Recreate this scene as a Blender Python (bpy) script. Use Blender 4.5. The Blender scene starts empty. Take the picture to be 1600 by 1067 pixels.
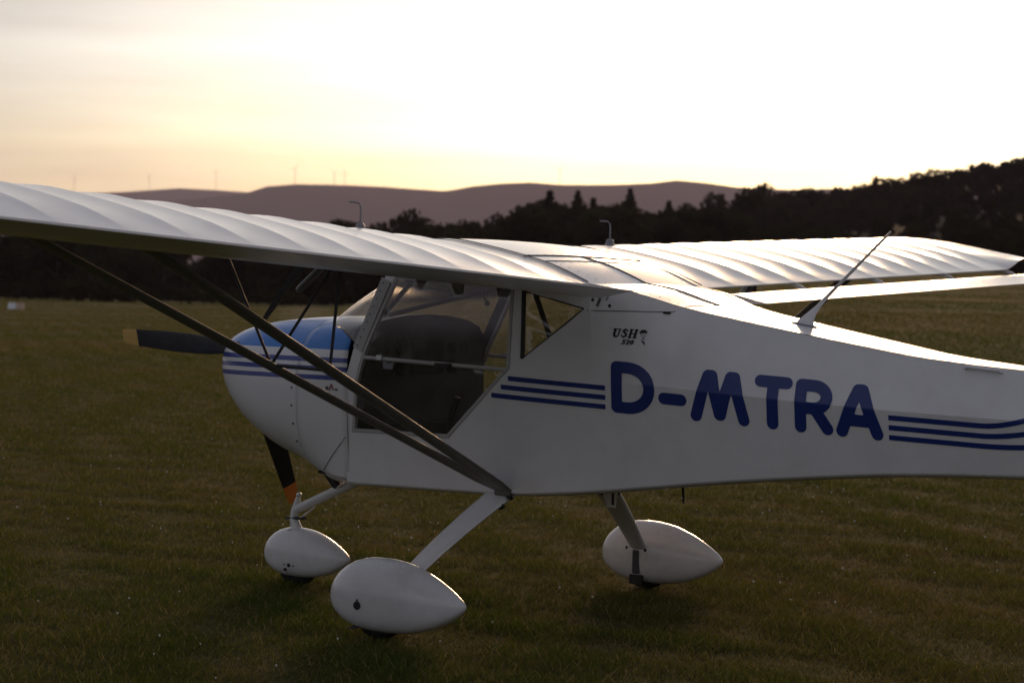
import bpy, math, random
import numpy as np
from mathutils import Vector, Matrix
from mathutils.geometry import delaunay_2d_cdt

random.seed(7)
rng = np.random.default_rng(7)
sc = bpy.context.scene
COL = sc.collection
R = math.radians

# ------------------------------------------------------------------ camera
CAM = Vector((-5.482, 9.595, 1.626))
YAW, PITCH, ROLL = R(56.891), R(-1.239), R(1.402)
fwd = Vector((math.cos(YAW) * math.cos(PITCH), -math.sin(YAW) * math.cos(PITCH), math.sin(PITCH)))
rgt = fwd.cross(Vector((0, 0, 1))).normalized()
upv = rgt.cross(fwd)
r2 = math.cos(ROLL) * rgt + math.sin(ROLL) * upv
u2 = -math.sin(ROLL) * rgt + math.cos(ROLL) * upv
cd = bpy.data.cameras.new('camera')
cam = bpy.data.objects.new('camera', cd)
COL.objects.link(cam)
cam.matrix_world = Matrix.Translation(CAM) @ Matrix((r2, u2, -fwd)).transposed().to_4x4()
cd.sensor_width = 36.0
cd.lens = 3600 / 1600 * 36.0
cd.clip_start = 0.1
cd.clip_end = 40000
cd.dof.use_dof = True
cd.dof.focus_distance = 10.6
cd.dof.aperture_fstop = 4.5
sc.camera = cam

# ------------------------------------------------------------------ sky, sun, exposure
SUN_AZ = YAW + R(8.0)         # measured from +x towards starboard
SUN_EL = R(8.5)
sdir = Vector((math.cos(SUN_AZ) * math.cos(SUN_EL), -math.sin(SUN_AZ) * math.cos(SUN_EL), math.sin(SUN_EL)))
world = bpy.data.worlds.new('World')
sc.world = world
world.use_nodes = True
wn = world.node_tree
wn.nodes.clear()
wo = wn.nodes.new('ShaderNodeOutputWorld')
bg = wn.nodes.new('ShaderNodeBackground')
sky = wn.nodes.new('ShaderNodeTexSky')
sky.sky_type = 'NISHITA'
sky.sun_disc = False
sky.sun_elevation = SUN_EL
sky.sun_rotation = math.atan2(sdir.x, sdir.y)
sky.altitude = 250
sky.air_density = 1.0
sky.dust_density = 1.3
sky.ozone_density = 1.0
bg.inputs['Strength'].default_value = 0.070
# a thin streaky veil of high cloud over the whole sky
wtc = wn.nodes.new('ShaderNodeTexCoord')
wmp = wn.nodes.new('ShaderNodeMapping')
wmp.inputs['Rotation'].default_value = (0, 0, YAW)
wmp.inputs['Scale'].default_value = (1.6, 1.6, 11.0)
wnz = wn.nodes.new('ShaderNodeTexNoise')
wnz.inputs['Scale'].default_value = 1.7
wnz.inputs['Detail'].default_value = 5
wnz.inputs['Roughness'].default_value = 0.5
wrp = wn.nodes.new('ShaderNodeValToRGB')
wrp.color_ramp.elements[0].position = 0.32
wrp.color_ramp.elements[0].color = (0.05, 0.05, 0.05, 1)
wrp.color_ramp.elements[1].position = 0.70
wrp.color_ramp.elements[1].color = (0.38, 0.38, 0.38, 1)
wmx = wn.nodes.new('ShaderNodeMix')
wmx.data_type = 'RGBA'
wtn = wn.nodes.new('ShaderNodeMix')
wtn.data_type = 'RGBA'
wtn.blend_type = 'MULTIPLY'
wtn.inputs[0].default_value = 1.0
wtn.inputs[7].default_value = (0.95, 1.025, 1.07, 1)
wmx.inputs[7].default_value = (9.4, 9.6, 12.0, 1)
wn.links.new(wtc.outputs['Generated'], wmp.inputs['Vector'])
wn.links.new(wmp.outputs[0], wnz.inputs['Vector'])
wn.links.new(wnz.outputs['Fac'], wrp.inputs[0])
wn.links.new(sky.outputs[0], wtn.inputs[6])
wn.links.new(wrp.outputs[0], wmx.inputs[0])
# cloud light is greyer than the clear air behind it; the clear band lies along the horizon
wbw = wn.nodes.new('ShaderNodeRGBToBW')
wgr = wn.nodes.new('ShaderNodeMix')
wgr.data_type = 'RGBA'
wgr.blend_type = 'MULTIPLY'
wgr.inputs[0].default_value = 1.0
wgr.inputs[7].default_value = (1.02, 0.99, 0.93, 1)
wsx = wn.nodes.new('ShaderNodeSeparateXYZ')
wmr = wn.nodes.new('ShaderNodeMapRange')
wmr.inputs['From Min'].default_value = 0.03
wmr.inputs['From Max'].default_value = 0.10
wmr.inputs['To Min'].default_value = 0.04
wmr.inputs['To Max'].default_value = 0.72
wds = wn.nodes.new('ShaderNodeMix')
wds.data_type = 'RGBA'
wn.links.new(wtc.outputs['Generated'], wsx.inputs[0])
wn.links.new(wsx.outputs[2], wmr.inputs['Value'])
wn.links.new(wtn.outputs[2], wbw.inputs[0])
wn.links.new(wbw.outputs[0], wgr.inputs[6])
wn.links.new(wmr.outputs[0], wds.inputs[0])
wn.links.new(wtn.outputs[2], wds.inputs[6])
wn.links.new(wgr.outputs[2], wds.inputs[7])
wn.links.new(wds.outputs[2], wmx.inputs[6])
wmp2 = wn.nodes.new('ShaderNodeMapping')
wmp2.inputs['Rotation'].default_value = (0, 0, YAW + 0.3)
wmp2.inputs['Scale'].default_value = (2.2, 2.2, 26.0)
wnz2 = wn.nodes.new('ShaderNodeTexNoise')
wnz2.inputs['Scale'].default_value = 1.3
wnz2.inputs['Detail'].default_value = 6
wrp2 = wn.nodes.new('ShaderNodeValToRGB')
wrp2.color_ramp.elements[0].position = 0.34
wrp2.color_ramp.elements[0].color = (0.84, 0.81, 0.78, 1)
wrp2.color_ramp.elements[1].position = 0.60
wrp2.color_ramp.elements[1].color = (1.06, 1.06, 1.06, 1)
wst = wn.nodes.new('ShaderNodeMix')
wst.data_type = 'RGBA'
wst.blend_type = 'MULTIPLY'
wst.inputs[0].default_value = 1.0
wn.links.new(wtc.outputs['Generated'], wmp2.inputs['Vector'])
wn.links.new(wmp2.outputs[0], wnz2.inputs['Vector'])
wn.links.new(wnz2.outputs['Fac'], wrp2.inputs[0])
wn.links.new(wmx.outputs[2], wst.inputs[6])
wn.links.new(wrp2.outputs[0], wst.inputs[7])
wn.links.new(wst.outputs[2], bg.inputs['Color'])
wn.links.new(bg.outputs[0], wo.inputs['Surface'])

sl = bpy.data.lights.new('sun', 'SUN')
sl.energy = 1.4
sl.angle = R(10)
sl.color = (1.0, 0.62, 0.32)
so = bpy.data.objects.new('sun', sl)
COL.objects.link(so)
so.rotation_euler = sdir.to_track_quat('Z', 'Y').to_euler()

sc.view_settings.view_transform = 'Standard'
sc.view_settings.look = 'None'
sc.view_settings.exposure = 0.12
sc.view_settings.gamma = 1.0
sc.render.engine = 'CYCLES'
sc.cycles.use_denoising = True
sc.cycles.max_bounces = 8
sc.cycles.transparent_max_bounces = 24
sc.cycles.volume_bounces = 0

# ------------------------------------------------------------------ helpers
def V(*a):
    return Vector(a)

def nmat(name):
    m = bpy.data.materials.new(name)
    m.use_nodes = True
    nt = m.node_tree
    nt.nodes.clear()
    out = nt.nodes.new('ShaderNodeOutputMaterial')
    return m, nt, out

class NT:
    """tiny node-tree helper"""
    def __init__(s, nt):
        s.nt = nt
    def n(s, t, **k):
        nd = s.nt.nodes.new(t)
        for a, b in k.items():
            setattr(nd, a, b)
        return nd
    def lk(s, a, b):
        s.nt.links.new(a, b)
    def val(s, nd, i, v):
        if hasattr(v, 'is_linked') or isinstance(v, bpy.types.NodeSocket):
            s.lk(v, nd.inputs[i])
        else:
            nd.inputs[i].default_value = v
    def math(s, op, a, b=0.0, c=None):
        nd = s.n('ShaderNodeMath', operation=op)
        s.val(nd, 0, a)
        s.val(nd, 1, b)
        if c is not None:
            s.val(nd, 2, c)
        return nd.outputs[0]
    def mix(s, f, a, b):
        nd = s.n('ShaderNodeMix', data_type='RGBA')
        s.val(nd, 0, f)
        s.val(nd, 6, a)
        s.val(nd, 7, b)
        return nd.outputs[2]
    def noise(s, vec, scale, detail=3, rough=0.55):
        nd = s.n('ShaderNodeTexNoise')
        nd.inputs['Scale'].default_value = scale
        nd.inputs['Detail'].default_value = detail
        nd.inputs['Roughness'].default_value = rough
        if vec is not None:
            s.lk(vec, nd.inputs['Vector'])
        return nd.outputs['Fac']
    def ramp(s, f, stops):
        nd = s.n('ShaderNodeValToRGB')
        e = nd.color_ramp.elements
        while len(e) < len(stops):
            e.new(0.5)
        for k, (p, c) in enumerate(stops):
            e[k].position = p
            e[k].color = c if len(c) == 4 else (*c, 1)
        s.lk(f, nd.inputs[0])
        return nd.outputs[0]

def pmat(name, col, rough=0.5, metal=0.0, coat=0.0, var=0.08, vscale=6.0, bump=0.0, bscale=60.0, spec=0.5, dirt=None, crough=0.12, cior=1.5):
    """principled paint with a little procedural unevenness in colour and gloss"""
    m, nt, out = nmat(name)
    h = NT(nt)
    b = h.n('ShaderNodeBsdfPrincipled')
    tc = h.n('ShaderNodeTexCoord')
    nz = h.noise(tc.outputs['Object'], vscale, 5, 0.6)
    c0 = tuple(max(0, x * (1 - var)) for x in col) + (1,)
    c1 = tuple(min(1, x * (1 + var)) for x in col) + (1,)
    c = h.ramp(nz, [(0.3, c0), (0.7, c1)])
    if dirt:
        d = h.noise(tc.outputs['Object'], 2.3, 6, 0.7)
        f = h.ramp(d, [(0.52, (0, 0, 0)), (0.78, (dirt, dirt, dirt))])
        c = h.mix(f, c, (0.22, 0.18, 0.13, 1))
    h.lk(c, b.inputs['Base Color'])
    rr = h.ramp(h.noise(tc.outputs['Object'], vscale * 3, 4), [(0.3, (rough * 0.85,) * 3), (0.7, (min(1, rough * 1.15),) * 3)])
    h.lk(rr, b.inputs['Roughness'])
    b.inputs['Metallic'].default_value = metal
    b.inputs['Coat Weight'].default_value = coat
    b.inputs['Coat Roughness'].default_value = crough
    b.inputs['Specular IOR Level'].default_value = spec
    b.inputs['Coat IOR'].default_value = cior
    if bump:
        bp = h.n('ShaderNodeBump')
        bp.inputs['Strength'].default_value = bump
        bp.inputs['Distance'].default_value = 0.002
        h.lk(h.noise(tc.outputs['Object'], bscale, 3), bp.inputs['Height'])
        h.lk(bp.outputs[0], b.inputs['Normal'])
    h.lk(b.outputs[0], out.inputs['Surface'])
    return m

M = {}
M['white'] = pmat('white_paint', (0.79, 0.78, 0.79), 0.38, coat=0.8, crough=0.16, var=0.045, dirt=0.15, bump=0.12, bscale=90)
M['fabric'] = pmat('white_wing_fabric', (0.83, 0.795, 0.775), 0.36, coat=1.0, crough=0.22, cior=1.9, var=0.03, vscale=3, dirt=0.06)
M['pant'] = pmat('white_gelcoat', (0.76, 0.75, 0.76), 0.28, coat=0.5, var=0.04, dirt=0.22)
M['navy'] = pmat('navy_vinyl', (0.012, 0.032, 0.19), 0.35, coat=0.2, var=0.06)
M['ink'] = pmat('black_vinyl', (0.012, 0.012, 0.02), 0.4)
M['redink'] = pmat('red_vinyl', (0.25, 0.02, 0.04), 0.4)
M['seam'] = pmat('dark_seam', (0.05, 0.05, 0.055), 0.7)
M['strut'] = pmat('strut_paint', (0.74, 0.73, 0.72), 0.35, coat=0.2, var=0.04)
M['strutgrey'] = pmat('strut_grey', (0.22, 0.21, 0.20), 0.5, var=0.06, spec=0.4)
M['jury'] = pmat('jury_dark', (0.08, 0.08, 0.09), 0.65, spec=0.25)
M['black'] = pmat('black_plastic', (0.014, 0.014, 0.014), 0.5, bump=0.1)
M['lining'] = pmat('cabin_lining', (0.016, 0.016, 0.017), 0.85)
M['seatcloth'] = pmat('seat_cloth', (0.022, 0.022, 0.025), 0.9, bump=0.3, bscale=200)
M['alu'] = pmat('bare_aluminium', (0.62, 0.62, 0.63), 0.35, metal=0.9, var=0.06)
M['frame'] = pmat('door_frame_paint', (0.46, 0.45, 0.44), 0.4, var=0.05)
M['rubber'] = pmat('tyre_rubber', (0.012, 0.012, 0.012), 0.85, bump=0.3)
M['blade'] = pmat('blade_black', (0.010, 0.010, 0.011), 0.6, var=0.1, spec=0.3)
M['yellow'] = pmat('tip_yellow', (0.55, 0.33, 0.06), 0.5, var=0.06)
M['orange'] = pmat('tip_orange', (0.50, 0.16, 0.02), 0.5, var=0.06)
M['steel'] = pmat('dull_steel', (0.16, 0.15, 0.14), 0.45, metal=0.7)
M['antenna'] = pmat('antenna_grey', (0.22, 0.22, 0.24), 0.4)
M['red'] = pmat('red_cable', (0.4, 0.05, 0.02), 0.5)

def glass_mat(name, tint, gloss, haze):
    m, nt, out = nmat(name)
    h = NT(nt)
    tr = h.n('ShaderNodeBsdfTransparent')
    tr.inputs[0].default_value = (*tint, 1)
    gl = h.n('ShaderNodeBsdfGlossy')
    gl.inputs['Roughness'].default_value = 0.04
    ge = h.n('ShaderNodeNewGeometry')
    dt = h.n('ShaderNodeVectorMath', operation='DOT_PRODUCT')
    h.lk(ge.outputs['Incoming'], dt.inputs[0])
    h.lk(ge.outputs['True Normal'], dt.inputs[1])
    cs = h.math('ABSOLUTE', dt.outputs['Value'])
    f = h.math('MULTIPLY', h.math('ADD', h.math('MULTIPLY', h.math('POWER', h.math('SUBTRACT', 1.0, cs), 5.0), 0.90), 0.10), gloss)
    m1 = h.n('ShaderNodeMixShader')
    h.lk(f, m1.inputs[0])
    h.lk(tr.outputs[0], m1.inputs[1])
    h.lk(gl.outputs[0], m1.inputs[2])
    df = h.n('ShaderNodeBsdfDiffuse')
    df.inputs[0].default_value = (0.7, 0.68, 0.66, 1)
    tc = h.n('ShaderNodeTexCoord')
    nz = h.noise(tc.outputs['Object'], 7, 6, 0.65)
    hz = h.ramp(nz, [(0.42, (haze * 0.3,) * 3), (0.75, (haze * 1.6,) * 3)])
    m2 = h.n('ShaderNodeMixShader')
    h.lk(hz, m2.inputs[0])
    h.lk(m1.outputs[0], m2.inputs[1])
    h.lk(df.outputs[0], m2.inputs[2])
    h.lk(m2.outputs[0], out.inputs['Surface'])
    return m

M['glass'] = glass_mat('perspex', (0.93, 0.93, 0.93), 1.0, 0.05)
M['hazy'] = glass_mat('perspex_dust_and_reflection', (0.90, 0.90, 0.90), 1.2, 0.13)  # left upper pane: light dust plus a sky reflection painted in as diffuse grey
M['screen'] = glass_mat('perspex_windshield', (0.9, 0.9, 0.92), 1.0, 0.07)

class MB:
    """collects vertices and faces; build() links them as ONE mesh object"""
    def __init__(s):
        s.v, s.f, s.m = [], [], []
    def add(s, vs, fs, mi=0):
        b = len(s.v)
        s.v += [tuple(p) for p in vs]
        for f in fs:
            s.f.append(tuple(b + i for i in f))
            s.m.append(mi)
        return s
    def rings(s, rings, cap=True, mi=None, closed=True):
        b = len(s.v)
        n = len(rings[0])
        for r in rings:
            s.v += [tuple(p) for p in r]
        for k in range(len(rings) - 1):
            for i in range(n if closed else n - 1):
                j = (i + 1) % n
                s.f.append((b + k * n + i, b + k * n + j, b + (k + 1) * n + j, b + (k + 1) * n + i))
                s.m.append(mi(k) if callable(mi) else (mi or 0))
        if cap:
            for k, rev in ((0, True), (len(rings) - 1, False)):
                c = np.mean(np.array(rings[k]), axis=0)
                ci = len(s.v)
                s.v.append(tuple(c))
                for i in range(n):
                    j = (i + 1) % n
                    t = (ci, b + k * n + j, b + k * n + i) if rev else (ci, b + k * n + i, b + k * n + j)
                    s.f.append(t)
                    s.m.append(mi(max(0, k - 1)) if callable(mi) else (mi or 0))
        return s
    def tube(s, pts, r, n=8, flat=1.0, side=None, cap=True):
        """round (or flattened) tube along a polyline; flat scales the thickness across `side`"""
        pts = [Vector(p) for p in pts]
        rs = r if isinstance(r, (list, tuple)) else [r] * len(pts)
        rings = []
        for k, p in enumerate(pts):
            t = (pts[min(k + 1, len(pts) - 1)] - pts[max(k - 1, 0)]).normalized()
            a = Vector(side) if side is not None else (V(0, 0, 1) if abs(t.z) < 0.9 else V(1, 0, 0))
            e1 = (a - a.dot(t) * t).normalized()
            e2 = t.cross(e1)
            rings.append([p + rs[k] * (math.cos(q) * e1 + flat * math.sin(q) * e2) for q in [2 * math.pi * i / n for i in range(n)]])
        return s.rings(rings, cap)
    def box(s, c, d, mat=None):
        c, d = Vector(c), Vector(d) / 2
        vs = [V(x, y, z) for x in (-d.x, d.x) for y in (-d.y, d.y) for z in (-d.z, d.z)]
        if mat is not None:
            vs = [mat @ v for v in vs]
        vs = [v + c for v in vs]
        return s.add(vs, [(0, 1, 3, 2), (4, 6, 7, 5), (0, 4, 5, 1), (2, 3, 7, 6), (0, 2, 6, 4), (1, 5, 7, 3)])
    def ball(s, c, r, n=8, m=6, sc3=(1, 1, 1)):
        c = Vector(c)
        rings = []
        for k in range(1, m):
            ph = math.pi * k / m
            rings.append([c + V(sc3[0] * r * math.sin(ph) * math.cos(2 * math.pi * i / n), sc3[1] * r * math.sin(ph) * math.sin(2 * math.pi * i / n), -sc3[2] * r * math.cos(ph)) for i in range(n)])
        return s.rings(rings, True)
    def build(s, name, mats, parent=None, smooth=True, angle=40, solid=0.0, inner=False, bevel=0.0):
        me = bpy.data.meshes.new(name)
        me.from_pydata(s.v, [], s.f)
        mats = mats if isinstance(mats, (list, tuple)) else [mats]
        for m in mats:
            me.materials.append(m)
        if len(mats) > 1 and any(s.m):
            me.polygons.foreach_set('material_index', s.m)
        me.update()
        ob = bpy.data.objects.new(name, me)
        COL.objects.link(ob)
        if smooth:
            me.shade_smooth()
            try:
                me.set_sharp_from_angle(angle=R(angle))
            except Exception:
                pass
        if parent is not None:
            setparent(ob, parent)
        if solid:
            md = ob.modifiers.new('shell', 'SOLIDIFY')
            md.thickness = abs(solid)
            md.offset = -1 if solid > 0 else 1
            if inner:
                md.material_offset = 1
                md.material_offset_rim = 0
        if bevel:
            md = ob.modifiers.new('edge', 'BEVEL')
            md.width = bevel
            md.segments = 2
            md.limit_method = 'ANGLE'
        return ob

def setparent(ob, parent):
    """meshes are written in world coordinates; the parent's own place is taken off here"""
    ob.parent = parent
    off = Vector(parent.location)
    ob.matrix_parent_inverse = Matrix.Translation(-off)

def tag(o, label=None, cat=None, group=None, kind=None):
    if label:
        o['label'] = label
    if cat:
        o['category'] = cat
    if group:
        o['group'] = group
    if kind:
        o['kind'] = kind
    return o

def empty(name, loc=(0, 0, 0)):
    o = bpy.data.objects.new(name, None)
    o.empty_display_size = 0.2
    o.location = loc
    COL.objects.link(o)
    return o

def itp(x, tab):
    xs = [a[0] for a in tab]
    ys = [a[1] for a in tab]
    return float(np.interp(x, xs, ys))

def sitp(x, tab):
    """smooth (monotone cubic) interpolation of a table"""
    xs = np.array([a[0] for a in tab], float)
    ys = np.array([a[1] for a in tab], float)
    if x <= xs[0]:
        return float(ys[0])
    if x >= xs[-1]:
        return float(ys[-1])
    h = np.diff(xs)
    d = np.diff(ys) / h
    m = np.empty(len(xs))
    m[0], m[-1] = d[0], d[-1]
    for i in range(1, len(xs) - 1):
        m[i] = 0 if d[i - 1] * d[i] <= 0 else 2 * d[i - 1] * d[i] / (d[i - 1] + d[i])
    k = int(np.searchsorted(xs, x)) - 1
    t = (x - xs[k]) / h[k]
    return float((2 * t**3 - 3 * t**2 + 1) * ys[k] + (t**3 - 2 * t**2 + t) * h[k] * m[k] + (-2 * t**3 + 3 * t**2) * ys[k + 1] + (t**3 - t**2) * h[k] * m[k + 1])

def sstep(a, b, x):
    t = np.clip((x - a) / (b - a), 0, 1)
    return t * t * (3 - 2 * t)

# ------------------------------------------------------------------ terrain
def polar(d, a):
    """a point d metres from the camera, a radians to the right of the picture's middle"""
    return CAM.x + d * math.cos(YAW + a), CAM.y - d * math.sin(YAW + a)

def pxa(px):
    return math.atan((px - 800) / 3600)

def eye_v(px):
    return 455.6 + 0.02447 * (px - 800)

def terrain(x, y):
    """height of the ground; numpy-friendly"""
    dx, dy = x - CAM.x, y - CAM.y
    d = np.sqrt(dx * dx + dy * dy)
    a = -np.arctan2(dy, dx) - YAW
    a = (a + np.pi) % (2 * np.pi) - np.pi
    right = sstep(-0.10, 0.16, a) * sstep(1.6, 0.9, a)
    z = right * np.clip(d - 28, 0, 152) * 0.025
    z = z + sstep(-0.02, 0.24, a) * sstep(1.6, 0.9, a) * 16 * sstep(185, 470, d)
    z = z + sstep(0.24, 0.5, a) * sstep(1.6, 0.9, a) * 10 * sstep(185, 520, d)
    z = z - (1 - right) * (7.0 * sstep(182, 650, d) + 22 * sstep(800, 3500, d))
    z = z - right * 30 * sstep(600, 2500, d)
    z = z + 0.048 + 0.03 * np.sin(x * 0.35 + 1.3) * np.sin(y * 0.29) * sstep(14, 30, d)
    return z

def build_ground():
    rad = np.concatenate([np.linspace(0, 8, 4), np.linspace(10, 60, 30), np.geomspace(64, 15000, 90)])
    na = 240
    ang = np.linspace(0, 2 * np.pi, na, endpoint=False)
    RR, AA = np.meshgrid(rad[1:], ang, indexing='ij')
    X = CAM.x + RR * np.cos(AA)
    Y = CAM.y + RR * np.sin(AA)
    Z = terrain(X, Y)
    vs = [(CAM.x, CAM.y, 0.048)] + list(zip(X.ravel(), Y.ravel(), Z.ravel()))
    fs = [(0, 1 + i, 1 + (i + 1) % na) for i in range(na)]
    for k in range(len(rad) - 2):
        b = 1 + k * na
        for i in range(na):
            j = (i + 1) % na
            fs.append((b + i, b + na + i, b + na + j, b + j))
    mb = MB()
    mb.v, mb.f, mb.m = vs, fs, [0] * len(fs)
    return mb

def grass_colour(h, pos):
    """patchy late-summer grass: green, straw and brown, with mown bands"""
    n1 = h.noise(pos, 1.6, 6, 0.68)
    n2 = h.noise(pos, 0.11, 4, 0.6)
    mp = h.n('ShaderNodeMapping')
    mp.inputs['Rotation'].default_value = (0, 0, YAW)
    mp.inputs['Scale'].default_value = (0.16, 0.012, 1)
    h.lk(pos, mp.inputs['Vector'])
    n3 = h.noise(mp.outputs[0], 1.0, 3, 0.5)
    c1 = h.ramp(n1, [(0.36, (0.235, 0.180, 0.050)), (0.47, (0.165, 0.180, 0.032)), (0.60, (0.075, 0.135, 0.018))])
    c2 = h.ramp(n2, [(0.40, (0.085, 0.145, 0.018)), (0.58, (0.235, 0.172, 0.044))])
    c3 = h.ramp(n3, [(0.36, (0.085, 0.100, 0.024)), (0.50, (0.150, 0.118, 0.030)), (0.64, (0.220, 0.155, 0.045))])
    return h.mix(0.26, h.mix(0.30, h.mix(0.5, c1, c2), c3), (0.02, 0.02, 0.008, 1))

m, nt, out = nmat('field_soil_and_grass')
h = NT(nt)
g = h.n('ShaderNodeNewGeometry')
col = grass_colour(h, g.outputs['Position'])
spz = h.n('ShaderNodeSeparateXYZ')
h.lk(g.outputs['Position'], spz.inputs[0])
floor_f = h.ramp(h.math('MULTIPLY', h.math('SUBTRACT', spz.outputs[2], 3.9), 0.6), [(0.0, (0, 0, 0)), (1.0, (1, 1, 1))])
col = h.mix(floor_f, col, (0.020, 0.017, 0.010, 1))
b = h.n('ShaderNodeBsdfPrincipled')
h.lk(h.mix(h.ramp(h.noise(g.outputs['Position'], 14, 6, 0.7), [(0.35, (0.45, 0.45, 0.45)), (0.65, (0.9, 0.9, 0.9))]), col, (0.024, 0.020, 0.007, 1)), b.inputs['Base Color'])
b.inputs['Roughness'].default_value = 0.95
b.inputs['Specular IOR Level'].default_value = 0.1
bp = h.n('ShaderNodeBump')
bp.inputs['Strength'].default_value = 0.35
bp.inputs['Distance'].default_value = 0.03
h.lk(h.noise(g.outputs['Position'], 9, 6, 0.75), bp.inputs['Height'])
h.lk(bp.outputs[0], b.inputs['Normal'])
h.lk(b.outputs[0], out.inputs['Surface'])
M['ground'] = m
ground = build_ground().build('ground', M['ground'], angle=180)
tag(ground, 'wide mown airfield with patchy olive and brown turf', 'ground', kind='structure')

# far ridges
m, nt, out = nmat('far_wooded_hill')
h = NT(nt)
g = h.n('ShaderNodeNewGeometry')
b = h.n('ShaderNodeBsdfPrincipled')
h.lk(h.ramp(h.noise(g.outputs['Position'], 0.006, 6, 0.65), [(0.35, (0.030, 0.034, 0.022)), (0.65, (0.062, 0.055, 0.036))]), b.inputs['Base Color'])
b.inputs['Roughness'].default_value = 1
b.inputs['Specular IOR Level'].default_value = 0
h.lk(b.outputs[0], out.inputs['Surface'])
M['hill'] = m

def ridge(name, dist, depth, tab, seed, label):
    """a ridge line with its slopes; tab: picture column -> skyline row"""
    r = np.random.default_rng(seed)
    n = 150
    pxs = np.linspace(-2600, 4200, n)
    ph = r.uniform(0, 6.28, 8)
    rings = []
    for px in pxs:
        a = math.atan((px - 800) / 3600)
        row = sitp(px, tab)
        ang = (eye_v(min(max(px, -200), 1800)) - row) / 3600
        top = CAM.z + dist / math.cos(0) * ang
        top += sum(1.6 * math.sin(px * (0.013 + 0.011 * k) + ph[k]) / (1 + 0.3 * k) for k in range(8))
        ring = []
        for t in np.linspace(-1, 1, 13):
            d = dist + depth * t
            hh = -34 + (top + 34) * (math.cos(t * math.pi) * 0.5 + 0.5) ** 0.8 * (1 + 0.05 * math.sin(px * 0.02 + t * 5) * (t != 0))
            x, y = polar(d, a)
            ring.append((x, y, hh))
        rings.append(ring)
    o = MB().rings(rings, cap=False, closed=False).build(name, M['hill'], angle=180)
    tag(o, label, 'hills', kind='structure')

ridge('hills', 9000, 1500, [(-2600, 330), (-800, 300), (0, 312), (180, 303), (270, 296), (335, 300), (420, 304), (600, 306), (1100, 330), (4200, 330)], 1, 'farthest low ridge fading at the left under the sunset')
ridge('hills', 7000, 1500, [(-2600, 360), (-200, 350), (250, 318), (400, 299), (460, 293), (520, 290.5), (600, 293), (690, 297), (750, 294), (790, 289), (828, 285.5), (852, 290), (895, 287.5), (960, 291), (1010, 288), (1085, 288.5), (1125, 292), (1250, 297), (1600, 300), (4200, 320)], 2, 'long hazy mauve ridge along the skyline')

# ------------------------------------------------------------------ trees
def leaf_mat(name, c0, c1):
    m, nt, out = nmat(name)
    h = NT(nt)
    g = h.n('ShaderNodeNewGeometry')
    oi = h.n('ShaderNodeObjectInfo')
    f = h.math('ADD', h.math('MULTIPLY', h.noise(g.outputs['Position'], 0.5, 4), 0.7), h.math('MULTIPLY', oi.outputs['Random'], 0.3))
    c = h.ramp(f, [(0.3, c0), (0.7, c1)])
    df = h.n('ShaderNodeBsdfDiffuse')
    tl = h.n('ShaderNodeBsdfTranslucent')
    h.lk(c, df.inputs[0])
    h.lk(c, tl.inputs[0])
    mx = h.n('ShaderNodeMixShader')
    mx.inputs[0].default_value = 0.25
    h.lk(df.outputs[0], mx.inputs[1])
    h.lk(tl.outputs[0], mx.inputs[2])
    h.lk(mx.outputs[0], out.inputs['Surface'])
    return m

M['leaf'] = leaf_mat('broadleaf_foliage', (0.022, 0.024, 0.011), (0.046, 0.042, 0.018))
M['needle'] = leaf_mat('conifer_foliage', (0.022, 0.028, 0.014), (0.040, 0.042, 0.020))
M['yleaf'] = leaf_mat('yellow_foliage', (0.12, 0.10, 0.015), (0.18, 0.14, 0.02))
M['bark'] = pmat('bark', (0.055, 0.042, 0.03), 0.9, var=0.3, vscale=3)

def leaves(mb_pts, sizes, r):
    """small randomly turned quads"""
    n = len(mb_pts)
    P = np.asarray(mb_pts)
    a = r.normal(size=(n, 3)); a /= np.linalg.norm(a, axis=1)[:, None]
    c = r.normal(size=(n, 3)); c -= (c * a).sum(1)[:, None] * a; c /= np.linalg.norm(c, axis=1)[:, None]
    s = np.asarray(sizes)[:, None]
    q = np.stack([P - a * s - c * s * 0.55, P + a * s * 0.9 - c * s * 0.6, P + a * s + c * s * 0.55, P - a * s * 0.8 + c * s * 0.6], 1)
    vs = q.reshape(-1, 3)
    fs = np.arange(4 * n).reshape(-1, 4)
    return vs, fs

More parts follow.
